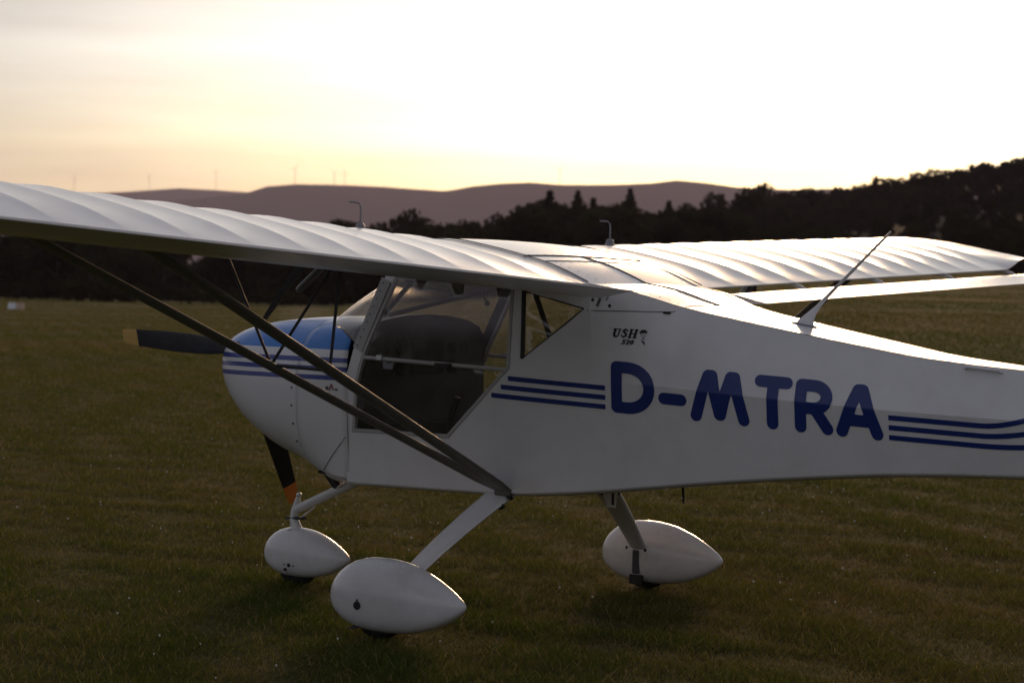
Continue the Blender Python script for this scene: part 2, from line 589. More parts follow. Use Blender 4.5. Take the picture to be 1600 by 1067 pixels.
def tree_meshes(kind, seed):
    r = np.random.default_rng(seed)
    if kind == 'conifer':
        H = 1.0
        pts, sz = [], []
        for k in range(46):
            t = k / 45
            z = 0.08 + 0.92 * t
            rad = min(0.15, 0.30 * (1 - t) ** 0.92) + 0.001
            nb = int(6 + 16 * (1 - t))
            for i in range(nb):
                an = r.uniform(0, 6.283)
                rr = rad * r.uniform(0.25, 1.12)
                for q in range(3):
                    f = r.uniform(0.35, 1)
                    pts.append((rr * f * math.cos(an), rr * f * math.sin(an), z - 0.06 * f * (1 - t) + r.normal() * 0.006))
                    sz.append(r.uniform(0.010, 0.022))
        th, tr = 0.9, 0.016
    else:
        pts, sz = [], []
        nb = int(r.integers(14, 19))
        blobs = []
        for k in range(nb):
            an = r.uniform(0, 6.283)
            rr = r.uniform(0.0, 0.27)
            z = r.uniform(0.34, 0.86) if k > 4 else r.uniform(0.10, 0.32)
            w = r.uniform(0.10, 0.18) * (1.15 - 0.5 * abs(z - 0.58))
            blobs.append((rr * math.cos(an), rr * math.sin(an), z, w))
        for (bx, by, bz, w) in blobs:
            for i in range(190):
                d = r.normal(size=3)
                d /= np.linalg.norm(d)
                q = w * r.uniform(0.55, 1.08)
                pts.append((bx + d[0] * q, by + d[1] * q, min(1.02, bz + d[2] * q * 0.85)))
                sz.append(r.uniform(0.016, 0.036))
        th, tr = 0.62, 0.024
    vs, fs = leaves(pts, sz, r)
    me = bpy.data.meshes.new('crown')
    me.from_pydata(vs.tolist(), [], fs.tolist())
    me.materials.append(M['needle'] if kind == 'conifer' else M['leaf'])
    mb = MB()
    mb.tube([(0, 0, -0.05), (0.004, 0, th * 0.4), (-0.006, 0.005, th)], [tr, tr * 0.75, tr * 0.25], 7)
    if kind != 'conifer':
        for k in range(5):
            an = k * 1.3 + seed
            z0 = 0.25 + 0.07 * k
            mb.tube([(0, 0, z0), (0.08 * math.cos(an), 0.08 * math.sin(an), z0 + 0.10), (0.2 * math.cos(an), 0.2 * math.sin(an), z0 + 0.2)], [tr * 0.45, tr * 0.3, tr * 0.1], 5)
    tm = bpy.data.meshes.new('trunk')
    tm.from_pydata(mb.v, [], mb.f)
    tm.materials.append(M['bark'])
    return me, tm

PROTO = {'broad': [tree_meshes('broad', s) for s in (11, 12, 13, 14, 15, 16)], 'conifer': [tree_meshes('conifer', s) for s in (21, 22, 23)]}
yel = PROTO['broad'][0][0].copy()
yel.materials.clear()
yel.materials.append(M['yleaf'])

def tree(px, d, top_row, kind, label, group=None, wide=1.0, name=None, crown=None, var=None):
    """a tree whose foot stands on the ground d metres out, tall enough to reach the given row"""
    a = pxa(px)
    x, y = polar(d, a)
    z = float(terrain(np.array(x), np.array(y)))
    hgt = CAM.z + d * (eye_v(px) - top_row) / 3600 - z
    hgt = max(3.0, hgt)
    t = empty(name or ('conifer_tree' if kind == 'conifer' else 'broadleaf_tree'), (x, y, z))
    cm, tm = (var if var else random.choice(PROTO[kind]))
    rot = random.uniform(0, 6.28)
    for nm, me in (('trunk', tm), ('crown', crown or cm)):
        o = bpy.data.objects.new(nm, me)
        COL.objects.link(o)
        o.parent = t
        o.scale = (hgt * wide, hgt * wide, hgt)
        o.rotation_euler = (0, 0, rot)
    return tag(t, label, 'tree', group)

# skyline trees that can be told apart
SKY = [
    (497, 285, 344, 'broad', 1.0, 'small yellow-green tree just above the left wing'),
    (529, 290, 337, 'broad', 1.3, 'rounded dark tree left of the curved vent tube'),
    (566, 300, 345, 'broad', 1.2, 'low dark tree behind the curved vent tube of the left wing'),
    (606, 300, 347, 'broad', 1.2, 'low rounded tree right of the left wing vent tube'),
    (648, 300, 326, 'broad', 0.9, 'tall bushy tree standing alone against the mauve ridge'),
    (676, 310, 340, 'broad', 1.2, 'lower bushy tree right of the lone tall bushy tree'),
    (731, 300, 336, 'broad', 1.0, 'pointed bushy tree at the left end of the tall wood'),
    (773, 300, 321, 'broad', 0.9, 'pointed tree left of the tallest dark conifer'),
    (815, 310, 328, 'broad', 1.2, 'broad tree hugging the left side of the tallest dark conifer'),
    (853, 300, 301, 'conifer', 1.9, 'dense dark conifer with a sharp tip, leftmost of the conifers'),
    (878, 312, 318, 'broad', 1.0, 'rounded tree between the two sharp conifers'),
    (897, 306, 301, 'conifer', 1.7, 'slim conifer, second of the conifers from the left'),
    (922, 300, 312, 'conifer', 1.9, 'shorter broad conifer above the right wing vent tube'),
    (961, 304, 307, 'broad', 0.8, 'narrow tree just left of the highest conifer'),
    (979, 300, 297, 'conifer', 1.5, 'highest conifer, right of the right wing vent tube'),
    (1040, 310, 316, 'conifer', 1.9, 'pointed conifer in the gap before the wooded hill'),
    (1010, 318, 328, 'broad', 1.2, 'rounded tree in the dip between two pointed conifers'),
    (1078, 320, 318, 'broad', 1.1, 'rounded tree at the foot of the wooded hill'),
    (1115, 330, 301, 'broad', 1.1, 'broad tree at the left end of the wooded hill'),
    (1150, 345, 293, 'broad', 0.9, 'tall tree where the wooded hill first tops the mauve ridge'),
]
for k, (px, d, row, kind, wd, lab) in enumerate(SKY):
    tree(px, d, row, kind, lab, 'trees along the airfield edge', wd * 1.0, crown=yel if k == 0 else None, var=PROTO['broad'][0] if k == 0 else None)
# crest of the wooded hill
CREST = [(1180, 289), (1188, 284), (1213, 290), (1232, 291), (1258, 289), (1277, 288), (1300, 284), (1322, 288), (1345, 285), (1364, 268), (1385, 277), (1405, 276), (1428, 270), (1450, 262), (1472, 266), (1492, 258), (1515, 263), (1534, 248), (1556, 252), (1578, 246), (1600, 240), (1625, 238), (1655, 232), (1690, 235), (1730, 226), (1780, 230)]
for k, (px, row) in enumerate(CREST):
    lab = 'ragged tree cut out against the sky along the wooded hill crest'
    if px == 1364:
        lab = 'feathery tree leaning left on the wooded hill crest'
    tree(px, 455 + random.uniform(-15, 15), row + 3, 'broad', lab, 'trees on the crest of the wooded hill', 1.0 * random.uniform(0.85, 1.15))
# the body of the wood on the hillside
for k in range(150):
    px = random.uniform(1060, 1860)
    d = random.choice([205, 235, 270, 310, 350, 395, 430]) + random.uniform(-14, 14)
    crest = itp(px, [(1050, 325), (1150, 300), (1330, 292), (1450, 272), (1600, 250), (1860, 236)])
    f = (d - 195) / 250
    row = 372 + (crest + 12 - 372) * f + random.uniform(-6, 6)
    tree(px, d, row, 'conifer' if random.random() < 0.12 else 'broad', 'dark tree within the mass of the wooded hillside at right', 'trees on the wooded hillside', random.uniform(0.9, 1.3))
# wood behind the aircraft and the tree line at the left edge of the field
for k in range(58):
    px = random.uniform(590, 1130)
    d = random.uniform(215, 330)
    top = itp(px, [(590, 352), (690, 348), (740, 334), (790, 322), (830, 315), (860, 311), (930, 312), (975, 314), (1010, 325), (1060, 321), (1130, 312)])
    tree(px, d, top + random.uniform(0, 14), 'broad', 'dark tree in the wood behind the middle of the aircraft', 'trees of the wood behind the aircraft', random.uniform(1.0, 1.5))
for k in range(78):
    px = random.uniform(-330, 600) if k > 12 else random.uniform(-90, 130)
    d = random.choice([255, 330, 420]) + random.uniform(-25, 25)
    tree(px, d, 352 + 0.012 * px + random.uniform(-2, 34 if k > 12 else 10), 'broad', 'dark tree in the row beyond the field under the left wing', 'trees beyond the left end of the field', random.uniform(1.0, 1.5))

def bush(px, d, hgt, label, seed):
    r = np.random.default_rng(seed)
    x, y = polar(d, pxa(px))
    z = float(terrain(np.array(x), np.array(y)))
    t = empty('bush', (x, y, z))
    pts, sz = [], []
    for b_ in range(5):
        c = np.array([r.normal() * 0.6, r.normal() * 0.6, r.uniform(0.3, 0.6)]) * hgt
        for i in range(120):
            dd = r.normal(size=3)
            dd /= np.linalg.norm(dd)
            pts.append(c + dd * hgt * r.uniform(0.2, 0.42))
            sz.append(r.uniform(0.05, 0.12) * hgt)
    vs, fs = leaves(pts, sz, r)
    mb = MB()
    mb.v, mb.f, mb.m = [tuple(v + np.array([x, y, z])) for v in vs], [tuple(f) for f in fs], [0] * len(fs)
    mb.build('foliage', M['leaf'], t, smooth=False)
    MB().tube([(x, y, z - 0.2), (x, y, z + hgt * 0.5)], [0.08, 0.03], 6).build('stem', M['bark'], t)
    tag(t, label, 'bush', 'bushes along the far edge of the field')

for k, px in enumerate([-60, -20, 16, 46, 78, 118, 140, 176, 205, 240, 282, 318, 356, 398, 440, 490, 540, 600, 660, 720, 780, 850]):
    bush(px, 184 + random.uniform(0, 8), random.uniform(0.8, 1.7), 'low scrubby bush at the far edge of the field under the left wing', 100 + k)

# ------------------------------------------------------------------ village and field details
M['render'] = pmat('pale_house_render', (0.55, 0.44, 0.42), 0.9)
M['render2'] = pmat('white_house_render', (0.50, 0.49, 0.48), 0.9)
M['roof'] = pmat('red_tile_roof', (0.16, 0.045, 0.035), 0.9, var=0.2)
M['roof2'] = pmat('pale_metal_roof', (0.30, 0.33, 0.37), 0.6)
M['pane'] = pmat('dark_window', (0.02, 0.02, 0.025), 0.15)

def house(px, d, base_row, w, wall_h, roof_h, dep, wall, roof, label, turn=0.0, name='house'):
    x, y = polar(d, pxa(px))
    z = CAM.z + d * (eye_v(px) - base_row) / 3600
    t = empty(name, (x, y, z))
    yaw = -(YAW + pxa(px)) + turn
    L = Matrix.Translation((x, y, z)) @ Matrix.Rotation(yaw, 4, 'Z')
    def T(p):
        return tuple(L @ Vector(p))
    hw, hd = w / 2, dep / 2
    mb = MB()
    prof = [(-hw, -8), (hw, -8), (hw, wall_h), (0, wall_h + roof_h), (-hw, wall_h)]
    rings = [[T((xx, yy, zz)) for (yy, zz) in prof] for xx in (-hd, hd)]
    mb.rings(rings, cap=True)
    mb.build('wall', wall, t, smooth=False)
    o = 0.45
    for s in (-1, 1):
        e = (s * (hw + o), wall_h - o * roof_h / hw)
        q = [T((xx, yy, zz)) for xx in (-hd - o, hd + o) for (yy, zz) in ((0, wall_h + roof_h + 0.12), (e[0], e[1] + 0.12), (e[0], e[1] + 0.38), (0, wall_h + roof_h + 0.42))]
        MB().rings([q[:4], q[4:]], cap=True).build('roof', roof, t, smooth=False)
    for yy in (-hw * 0.5, hw * 0.5):
        for zz in (1.0, 3.7):
            if zz + 1.3 < wall_h + 0.3:
                wx = -hd - 0.02
                MB().box((0, 0, 0), (0.01, 0.01, 0.01))
                f = MB().add([T((wx - 0.04, yy + a, zz + c)) for a, c in ((-0.6, 0), (0.6, 0), (0.6, 1.3), (-0.6, 1.3))] + [T((wx + 0.1, yy + a, zz + c)) for a, c in ((-0.6, 0), (0.6, 0), (0.6, 1.3), (-0.6, 1.3))], [(0, 1, 2, 3), (0, 4, 5, 1), (1, 5, 6, 2), (2, 6, 7, 3), (3, 7, 4, 0)])
                f.build('window', M['pane'], t, smooth=False)
    return tag(t, label, 'house')

house(92, 560, 467, 4.9, 3.6, 2.9, 7, M['render'], M['roof'], 'small pale pink gabled house with red roof at far left')
house(66, 600, 465, 3.2, 4.6, 1.2, 6, M['render2'], M['roof'], 'narrow whitish house left of the pink gabled house', turn=0.3)
house(36, 640, 458, 2.6, 5.2, 1.2, 6, M['render2'], M['roof'], 'faint pale house at the extreme left of the village', turn=-0.2)
house(206, 620, 449, 2.6, 1.5, 0.8, 9, M['roof2'], M['roof2'], 'low pale grey barn seen between the trees right of the pink house', turn=0.9, name='barn')

# two little airfield markers on the grass at far left
M['mark1'] = pmat('white_marker', (0.7, 0.7, 0.72), 0.6)
M['mark2'] = pmat('tan_marker', (0.5, 0.36, 0.26), 0.7)
for px, mt, lab in ((18, M['mark1'], 'white tent-shaped marker board on the grass at far left'), (31, M['mark2'], 'tan tent-shaped marker board on the grass beside the white one')):
    d = 125
    x, y = polar(d, pxa(px))
    z = float(terrain(np.array(x), np.array(y)))
    ax = Vector((math.sin(YAW), math.cos(YAW), 0))
    n_ = Vector((math.cos(YAW), -math.sin(YAW), 0))
    prof = [(-0.28, 0.0), (-0.24, 0.0), (0.0, 0.30), (0.24, 0.0), (0.28, 0.0), (0.0, 0.36)]
    c = Vector((x, y, z))
    rings = [[c + ax * s + n_ * p + Vector((0, 0, q)) for p, q in prof] for s in (-0.20, 0.20)]
    o = MB().rings(rings, cap=True).build('marker_board', mt, None, smooth=False)
    tag(o, lab, 'marker', 'marker boards on the field')

# wind turbines on the far ridge
M['turbine'] = pmat('turbine_paint', (0.6, 0.6, 0.6), 0.5)
TURB = [(111, 300, 281), (228, 301, 277), (332, 298, 270), (455, 292, 266), (517, 291, 272), (533, 291, 271), (868, 288, 264)]
WT = ['leftmost thin wind turbine, over the wing', 'second thin wind turbine from the left on the far ridge', 'third thin wind turbine from the left on the far ridge', 'fourth thin wind turbine from the left, alone over the ridge', 'left one of the close pair of wind turbines', 'right one of the close pair of wind turbines', 'single wind turbine over the highest part of the ridge']
for k, (px, base, top) in enumerate(TURB):
    d = 9000 if px < 340 else 7000
    x, y = polar(d, pxa(px))
    z0 = CAM.z + d * (eye_v(px) - base) / 3600 - 12
    z1 = CAM.z + d * (eye_v(px) - top) / 3600
    t = empty('wind_turbine', (x, y, z0))
    MB().tube([(x, y, z0), (x, y, z1)], [0.9, 0.6], 8).build('tower', M['turbine'], t)
    MB().box((x, y, z1 + 1), (3, 2, 1.6)).build('nacelle', M['turbine'], t, smooth=False)
    for q in range(3):
        an = k * 0.7 + q * 2.094
        e = Vector((math.sin(YAW) * math.cos(an), math.cos(YAW) * math.cos(an), math.sin(an)))
        cpt = Vector((x, y, z1 + 1)) - Vector((math.cos(YAW), -math.sin(YAW), 0)) * 4
        MB().tube([cpt, cpt + e * 6, cpt + e * 24], [0.35, 0.42, 0.12], 6, flat=0.4).build('blade', M['turbine'], t)
    tag(t, WT[k], 'wind turbine', 'wind turbines on the far ridge')

# ================================================================== the aircraft
# x forward, y to port, z up; the wing's trailing edge at the root is x = 0
AC = empty('light_aircraft', (0.7, 0, 0))
tag(AC, 'white high-wing light aircraft with blue nose and D-MTRA lettering parked on grass', 'aircraft')
DIH = 0.044
UP = [(0.0, 1.668), (0.10, 1.710), (0.21, 1.751), (0.41, 1.801), (0.59, 1.837), (0.75, 1.862), (0.85, 1.868), (0.95, 1.862), (1.04, 1.838), (1.09, 1.808), (1.115, 1.772)]
LO = [(0.0, 1.662), (0.2, 1.676), (0.5, 1.690), (0.8, 1.700), (0.95, 1.712), (1.05, 1.735), (1.10, 1.758), (1.115, 1.772)]
XCH = [0.0, 0.05, 0.10, 0.16, 0.22, 0.29, 0.36, 0.43, 0.50, 0.57, 0.64, 0.71, 0.78, 0.84, 0.90, 0.95, 1.0, 1.04, 1.07, 1.095, 1.11, 1.115]
RIB = 1.0263 / 3
Y0 = 0.55

def wing_ring(y, sag, s_tip=0.0):
    """closed aerofoil section; s_tip 0..1 shapes the bowed tip"""
    ring = []
    dz = DIH * (y - Y0)
    le = 1.115 - 0.97 * s_tip ** 1.45
    te = 0.10 * s_tip ** 2
    up, lo = [], []
    for xc in XCH:
        t = xc / 1.115
        x = te + (le - te) * t
        zu = sitp(xc, UP)
        zl = sitp(xc, LO)
        w = math.sin(min(1, max(0, (xc - 0.01) / 0.20)) * math.pi / 2) * (1 if xc < 0.80 else max(0, 1 - (xc - 0.80) / 0.22))
        zu -= sag * w
        zl += 0.5 * sag * w
        if s_tip > 0:
            thk = zu - zl
            zu = sitp(x, UP) - sag * w + 0.05 * min(1, s_tip / 0.5) * max(0, 1 - x / 0.30) ** 2
            zl = zu - max(0.003, thk * (1 - 0.88 * s_tip ** 1.3))
        up.append((x, y, zu + dz))
        lo.append((x, y, zl + dz))
    return up + lo[-2::-1]

def mirror(pts, s):
    return [(p[0], s * p[1], p[2]) for p in pts]

WINGS, FLAPS = {}, {}
for s, side in ((1, 'left'), (-1, 'right')):
    rings = []
    nb = 12
    seg = 8
    for b_ in range(nb):
        for k in range(seg):
            t = k / seg
            rings.append(mirror(wing_ring(Y0 + RIB * (b_ + t), 0.0078 * 4 * t * (1 - t)), s))
    ytip = Y0 + RIB * nb
    for st in (0.0, 0.12, 0.25, 0.4, 0.55, 0.7, 0.82, 0.92, 1.0):
        rings.append(mirror(wing_ring(ytip + 0.58 * st, 0.004 * math.sin(st * math.pi), st), s))
    if s < 0:
        rings = [r[::-1] for r in rings]
    w = MB().rings(rings, cap=True).build('wing', M['fabric'], AC, angle=24)
    nv = len(w.data.vertices)
    co = np.empty(nv * 3); w.data.vertices.foreach_get('co', co)
    yy = (np.abs(co.reshape(-1, 3)[:, 1]) - Y0) / RIB
    onrib = (np.abs(yy - np.round(yy)) < 1e-3) & (yy < nb + 0.01)
    ev = np.empty(len(w.data.edges) * 2, int); w.data.edges.foreach_get('vertices', ev)
    ev = ev.reshape(-1, 2)
    sh = np.zeros(len(ev), bool)
    sa = w.data.attributes.get('sharp_edge') or w.data.attributes.new('sharp_edge', 'BOOLEAN', 'EDGE')
    sa.data.foreach_get('value', sh)
    sh |= onrib[ev[:, 0]] & onrib[ev[:, 1]]
    sa.data.foreach_set('value', sh)
    tag(w, 'left wing reaching towards the camera' if s > 0 else 'right wing pointing away')
    WINGS[s] = w
    # fuel tank vent: domed cap with a hooked tube
    yb = 1.12
    zb = sitp(0.89, UP) + DIH * (yb - Y0) - 0.004
    cap = MB()
    prof = [(0.030, 0), (0.030, 0.006), (0.022, 0.010), (0.020, 0.026), (0.012, 0.036)]
    cap.rings([[(0.89 + r * math.cos(q), s * yb + r * math.sin(q), zb + z) for q in [2 * math.pi * i / 12 for i in range(12)]] for r, z in prof])
    cap.build('fuel_cap', M['antenna'], w)
    zt = zb + 0.13
    pts = [(0.89, s * yb, zb + 0.03), (0.89, s * yb, zt - 0.03), (0.893, s * yb, zt - 0.014), (0.902, s * yb, zt - 0.004), (0.915, s * yb, zt), (0.955, s * yb, zt + 0.002)]
    MB().tube(pts, 0.0045, 8).build('vent_tube', M['antenna'], w)
    # flaperon: slim aerofoil hung below and behind the trailing edge
    fl = []
    te_z = 1.638 if s > 0 else 1.592
    def flap_ring(y):
        dz = DIH * (y - Y0)
        c0, c1 = Vector((-0.045, 0, 1.618)), Vector((-0.295, 0, te_z))
        ax = (c1 - c0)
        nrm = Vector((ax.z, 0, -ax.x)).normalized()
        if nrm.z < 0:
            nrm = -nrm
        up, lo = [], []
        for t, hu, hl in ((0, 0, 0), (0.02, 0.010, -0.010), (0.08, 0.019, -0.017), (0.2, 0.024, -0.021), (0.4, 0.020, -0.020), (0.7, 0.010, -0.011), (1, 0.0018, -0.0018)):
            p = c0 + ax * t
            q = p + nrm * hu
            up.append((q.x, s * y, q.z + dz))
            q = p + nrm * hl
            lo.append((q.x, s * y, q.z + dz))
        return up + lo[:0:-1]
    rings = [flap_ring(y) for y in np.linspace(0.66, 4.92, 12)]
    if s < 0:
        rings = [r[::-1] for r in rings]
    f = MB().rings(rings).build('flaperon', M['fabric'], AC, angle=50)
    tag(f, 'left flaperon with its dark underside showing' if s > 0 else 'right flaperon drooping below its wing')
    FLAPS[s] = f
    for k in range(4):
        y = Y0 + 1.032 + 1.026 * k
        dz = DIH * (y - Y0)
        hb = MB()
        prof = [(0.06, 1.672), (0.01, 1.667), (-0.035, 1.652), (-0.065, 1.630), (-0.075, 1.612), (-0.055, 1.610), (-0.030, 1.632), (0.01, 1.645), (0.06, 1.655)]
        hb.rings([[(x, s * y + o, z + dz) for x, z in prof] for o in (-0.009, 0.009)])
        hb.build('hinge_bracket', M['strut'], w, smooth=False)
        MB().tube([(-0.066, s * y - 0.02, 1.622 + dz), (-0.066, s * y + 0.02, 1.622 + dz)], 0.007, 8).build('hinge_bolt', M['steel'], w)

# ---- centre section between the two wings
def csec(y):
    k = 1 - (abs(y) / 0.55) ** 2
    up = [(x, y, sitp(x, UP) + 0.003 + 0.009 * k) for x in XCH]
    lo = [(x, y, sitp(x, LO)) for x in XCH]
    return up + lo[-2::-1]
csr = [csec(y) for y in np.linspace(-0.545, 0.545, 13)][::-1]
CS = MB().rings([r[::-1] for r in csr]).build('center_section', M['white'], AC, angle=30)

# ---- rear fuselage and cabin sides
ZU = [(-3.15, 1.275), (-2.4, 1.305), (-1.96, 1.338), (-1.725, 1.358), (-1.485, 1.383), (-1.24, 1.422), (-0.99, 1.464), (-0.735, 1.509), (-0.393, 1.574), (-0.15, 1.645), (0.0, 1.668), (0.08, 1.690), (0.2, 1.700), (1.4, 1.712)]
ZB = [(-3.15, 1.01), (-2.5, 0.935), (-1.963, 0.896), (-1.731, 0.890), (-1.374, 0.873), (-1.006, 0.840), (-0.625, 0.799), (-0.22, 0.747), (0.045, 0.713), (0.425, 0.681), (0.6, 0.676), (1.42, 0.668)]
ZC = [(-3.15, 1.105), (-1.859, 1.133), (-1.363, 1.150), (-0.894, 1.175), (-0.302, 1.213), (0.407, 1.238), (1.42, 1.24)]
def Wc(x):
    t = 0.35 - x
    k = 0.0 if t < -0.15 else ((t + 0.15) ** 2 / 0.6 if t < 0.15 else t)
    return max(0.03, 0.55 - 0.14 * k)
def Wu(x):
    return itp(x, [(-3.15, 0.022), (-2.9, 0.04), (-0.393, 0.387), (-0.15, 0.488), (0.0, 0.546), (1.5, 0.546)])
def Wl(x):
    return max(0.022, Wc(x) - 0.045)
def side_y(x, z):
    zb, zc, zu = sitp(x, ZB), itp(x, ZC), sitp(x, ZU)
    if z < zc:
        t = max(0, (z - zb) / (zc - zb))
        return Wl(x) + (Wc(x) - Wl(x)) * t
    t = min(1, (z - zc) / (zu - zc))
    return Wc(x) + (Wu(x) - Wc(x)) * t
def side_pt(x, z, off=0.0, s=1):
    e = 0.01
    y = side_y(x, z)
    nx = -(side_y(x + e, z) - side_y(x - e, z)) / (2 * e)
    nz = -(side_y(x, z + e) - side_y(x, z - e)) / (2 * e)
    n = Vector((nx, 1, nz)).normalized() * off
    return (x + n.x, s * (y + n.y), z + n.z)

DOOR = [(1.104, 1.688), (1.285, 1.325), (1.335, 1.170), (1.362, 0.917), (0.785, 0.917), (0.428, 1.264), (0.412, 1.680)]
REARW = [(0.361, 1.632), (0.036, 1.556), (0.361, 1.314)]
XS = list(np.linspace(-3.15, 0.0, 36)) + list(np.linspace(0.05, 1.40, 15))

def inside(p, poly):
    x, z = p
    c = False
    for i in range(len(poly)):
        (x1, z1), (x2, z2) = poly[i], poly[i - 1]
        if (z1 > z) != (z2 > z) and x < (x2 - x1) * (z - z1) / (z2 - z1) + x1:
            c = not c
    return c

def dense(poly, step=0.06):
    o = []
    for i in range(len(poly)):
        a, b_ = poly[i], poly[(i + 1) % len(poly)]
        n = max(1, int(math.dist(a, b_) / step))
        o += [(a[0] + (b_[0] - a[0]) * k / n, a[1] + (b_[1] - a[1]) * k / n) for k in range(n)]
    return o

def side_mesh():
    bot = [(x, sitp(x, ZB)) for x in XS]
    top = [(x, sitp(x, ZU)) for x in XS if x < 1.13]
    front = [(1.40, 0.80), (1.405, 0.95), (1.40, 1.10), (1.385, 1.20), (1.345, 1.325), (1.26, 1.495), (1.152, 1.705)]
    outline = bot + front + top[::-1]
    crease = [(x, itp(x, ZC)) for x in XS if x <= 0.33] + [(0.40, itp(0.40, ZC))]
    holes = [dense(DOOR), dense(REARW)]
    vs, es = [], []
    def loop(p, closed=True):
        b_ = len(vs)
        vs.extend(p)
        n = len(p)
        es.extend([(b_ + i, b_ + (i + 1) % n) for i in range(n if closed else n - 1)])
    loop(outline)
    loop(crease, False)
    for hh in holes:
        loop(hh)
    for x in XS[1:-1]:
        zb, zu = sitp(x, ZB), sitp(x, ZU)
        for t in (0.12, 0.24, 0.36, 0.48, 0.72, 0.86):
            vs.append((x + 0.004, zb + (zu - zb) * t))
    res = delaunay_2d_cdt([Vector(v) for v in vs], es, [], 0, 1e-5)
    pv, pf = res[0], res[2]
    tri = []
    for f in pf:
        c = (sum(pv[i].x for i in f) / len(f), sum(pv[i].y for i in f) / len(f))
        if inside(c, outline) and not any(inside(c, hh) for hh in holes):
            tri.append(tuple(f))
    used = sorted({i for f in tri for i in f})
    ix = {o: k for k, o in enumerate(used)}
    return [(pv[i].x, pv[i].y) for i in used], [tuple(ix[i] for i in f) for f in tri]

sv, sf = side_mesh()
fus = MB()
area = sum((sv[f[1]][0] - sv[f[0]][0]) * (sv[f[2]][1] - sv[f[0]][1]) - (sv[f[2]][0] - sv[f[0]][0]) * (sv[f[1]][1] - sv[f[0]][1]) for f in sf)
for s in (1, -1):
    pts = [(x, s * side_y(x, z), z) for x, z in sv]
    rev = (area * s > 0)
    fus.add(pts, [f[::-1] if rev else f for f in sf])
FUS = fus.build('fuselage', M['white'], AC, angle=180)
def side_n(x, z):
    e = 0.004
    n = Vector((-(side_y(x + e, z) - side_y(x - e, z)) / (2 * e), 1, -(side_y(x, z + e) - side_y(x, z - e)) / (2 * e)))
    return n.normalized()
fm = FUS.data
ln = []
for p_ in fm.polygons:
    c_ = p_.center
    sg = 1 if c_.y > 0 else -1
    for vi in p_.vertices:
        q_ = fm.vertices[vi].co.lerp(c_, 0.30)
        nn = side_n(q_.x, q_.z)
        ln.append((nn.x, sg * nn.y, nn.z))
fm.normals_split_custom_set(ln)
# dark cabin lining just inside the skin
lin = MB()
for s in (1, -1):
    ids = [f for f in sf if min(sv[i][0] for i in f) > -0.30 and max(sv[i][0] for i in f) < 1.41]
    us_ = sorted({i for f in ids for i in f})
    ix_ = {o: k for k, o in enumerate(us_)}
    lin.add([(sv[i][0], s * (side_y(*sv[i]) - 0.012), sv[i][1]) for i in us_], [tuple(ix_[i] for i in f) for f in ids])
lin.build('cabin_lining', M['lining'], AC, smooth=False)
# belly: rounded chine to chine
def chine(x):
    zb, w = sitp(x, ZB), Wl(x)
    r = min(0.05, w * 0.5)
    half = [(w - 0.001, zb + 0.001), (w - 0.18 * r, zb - 0.16 * r), (w - 0.5 * r, zb - 0.32 * r), (w - r, zb - 0.42 * r), (w * 0.45, zb - 0.52 * r), (0, zb - 0.55 * r)]
    return [(x, y, z) for y, z in half] + [(x, -y, z) for y, z in half[-2::-1]]
MB().rings([chine(x)[::-1] for x in XS], cap=False, closed=False).build('belly', [M['white'], M['lining']], AC, angle=60, solid=0.004, inner=True)
# top deck behind the wing
def deck(x):
    w, z = Wu(x), sitp(x, ZU)
    return [(x, w * t, z + 0.003 + 0.009 * (1 - t * t)) for t in np.linspace(1, -1, 9)]
DECK = MB().rings([deck(x) for x in XS if x <= 0.0001], cap=False, closed=False).build('top_deck', M['white'], AC, angle=40)

# ---- nose: forward fuselage and cowling, one loft split at the cowl seam
NW = [(1.385, 0.549), (1.7, 0.538), (2.0, 0.507), (2.15, 0.475), (2.24, 0.443), (2.305, 0.400), (2.36, 0.335), (2.40, 0.260), (2.425, 0.180), (2.44, 0.09)]
NT_ = [(1.385, 1.482), (1.7, 1.480), (1.9, 1.470), (2.1, 1.450), (2.25, 1.426), (2.34, 1.402), (2.39, 1.380), (2.42, 1.352), (2.44, 1.31)]
NB_ = [(1.385, 0.650), (1.7, 0.692), (1.92, 0.748), (2.08, 0.818), (2.20, 0.888), (2.29, 0.99), (2.35, 1.080), (2.40, 1.150), (2.425, 1.185), (2.44, 1.225)]
NM = [(1.385, 1.10), (1.9, 1.12), (2.2, 1.17), (2.36, 1.22), (2.44, 1.27)]
cab = [(0, 0.640), (0.42, 0.645), (0.475, 0.653), (0.502, 0.67), (0.535, 0.90), (0.549, 1.22), (0.545, 1.30), (0.525, 1.36), (0.47, 1.42), (0.36, 1.455), (0.18, 1.476), (0, 1.482)]
def cab_ring(q, zc):
    dy, dz = math.sin(q), math.cos(q)
    best = 0
    for (a, b_), (c, d) in zip(cab[:-1], cab[1:]):
        # ray (0,zc)+t*(|dy|,dz)
        ex, ez = c - a, d - b_
        den = abs(dy) * ez - dz * ex
        if abs(den) < 1e-9:
            continue
        t = (a * ez - (b_ - zc) * ex) / den
        u = (a * dz - (b_ - zc) * abs(dy)) / den
        if t > 0 and -1e-6 <= u <= 1 + 1e-6:
            best = max(best, t)
    return best
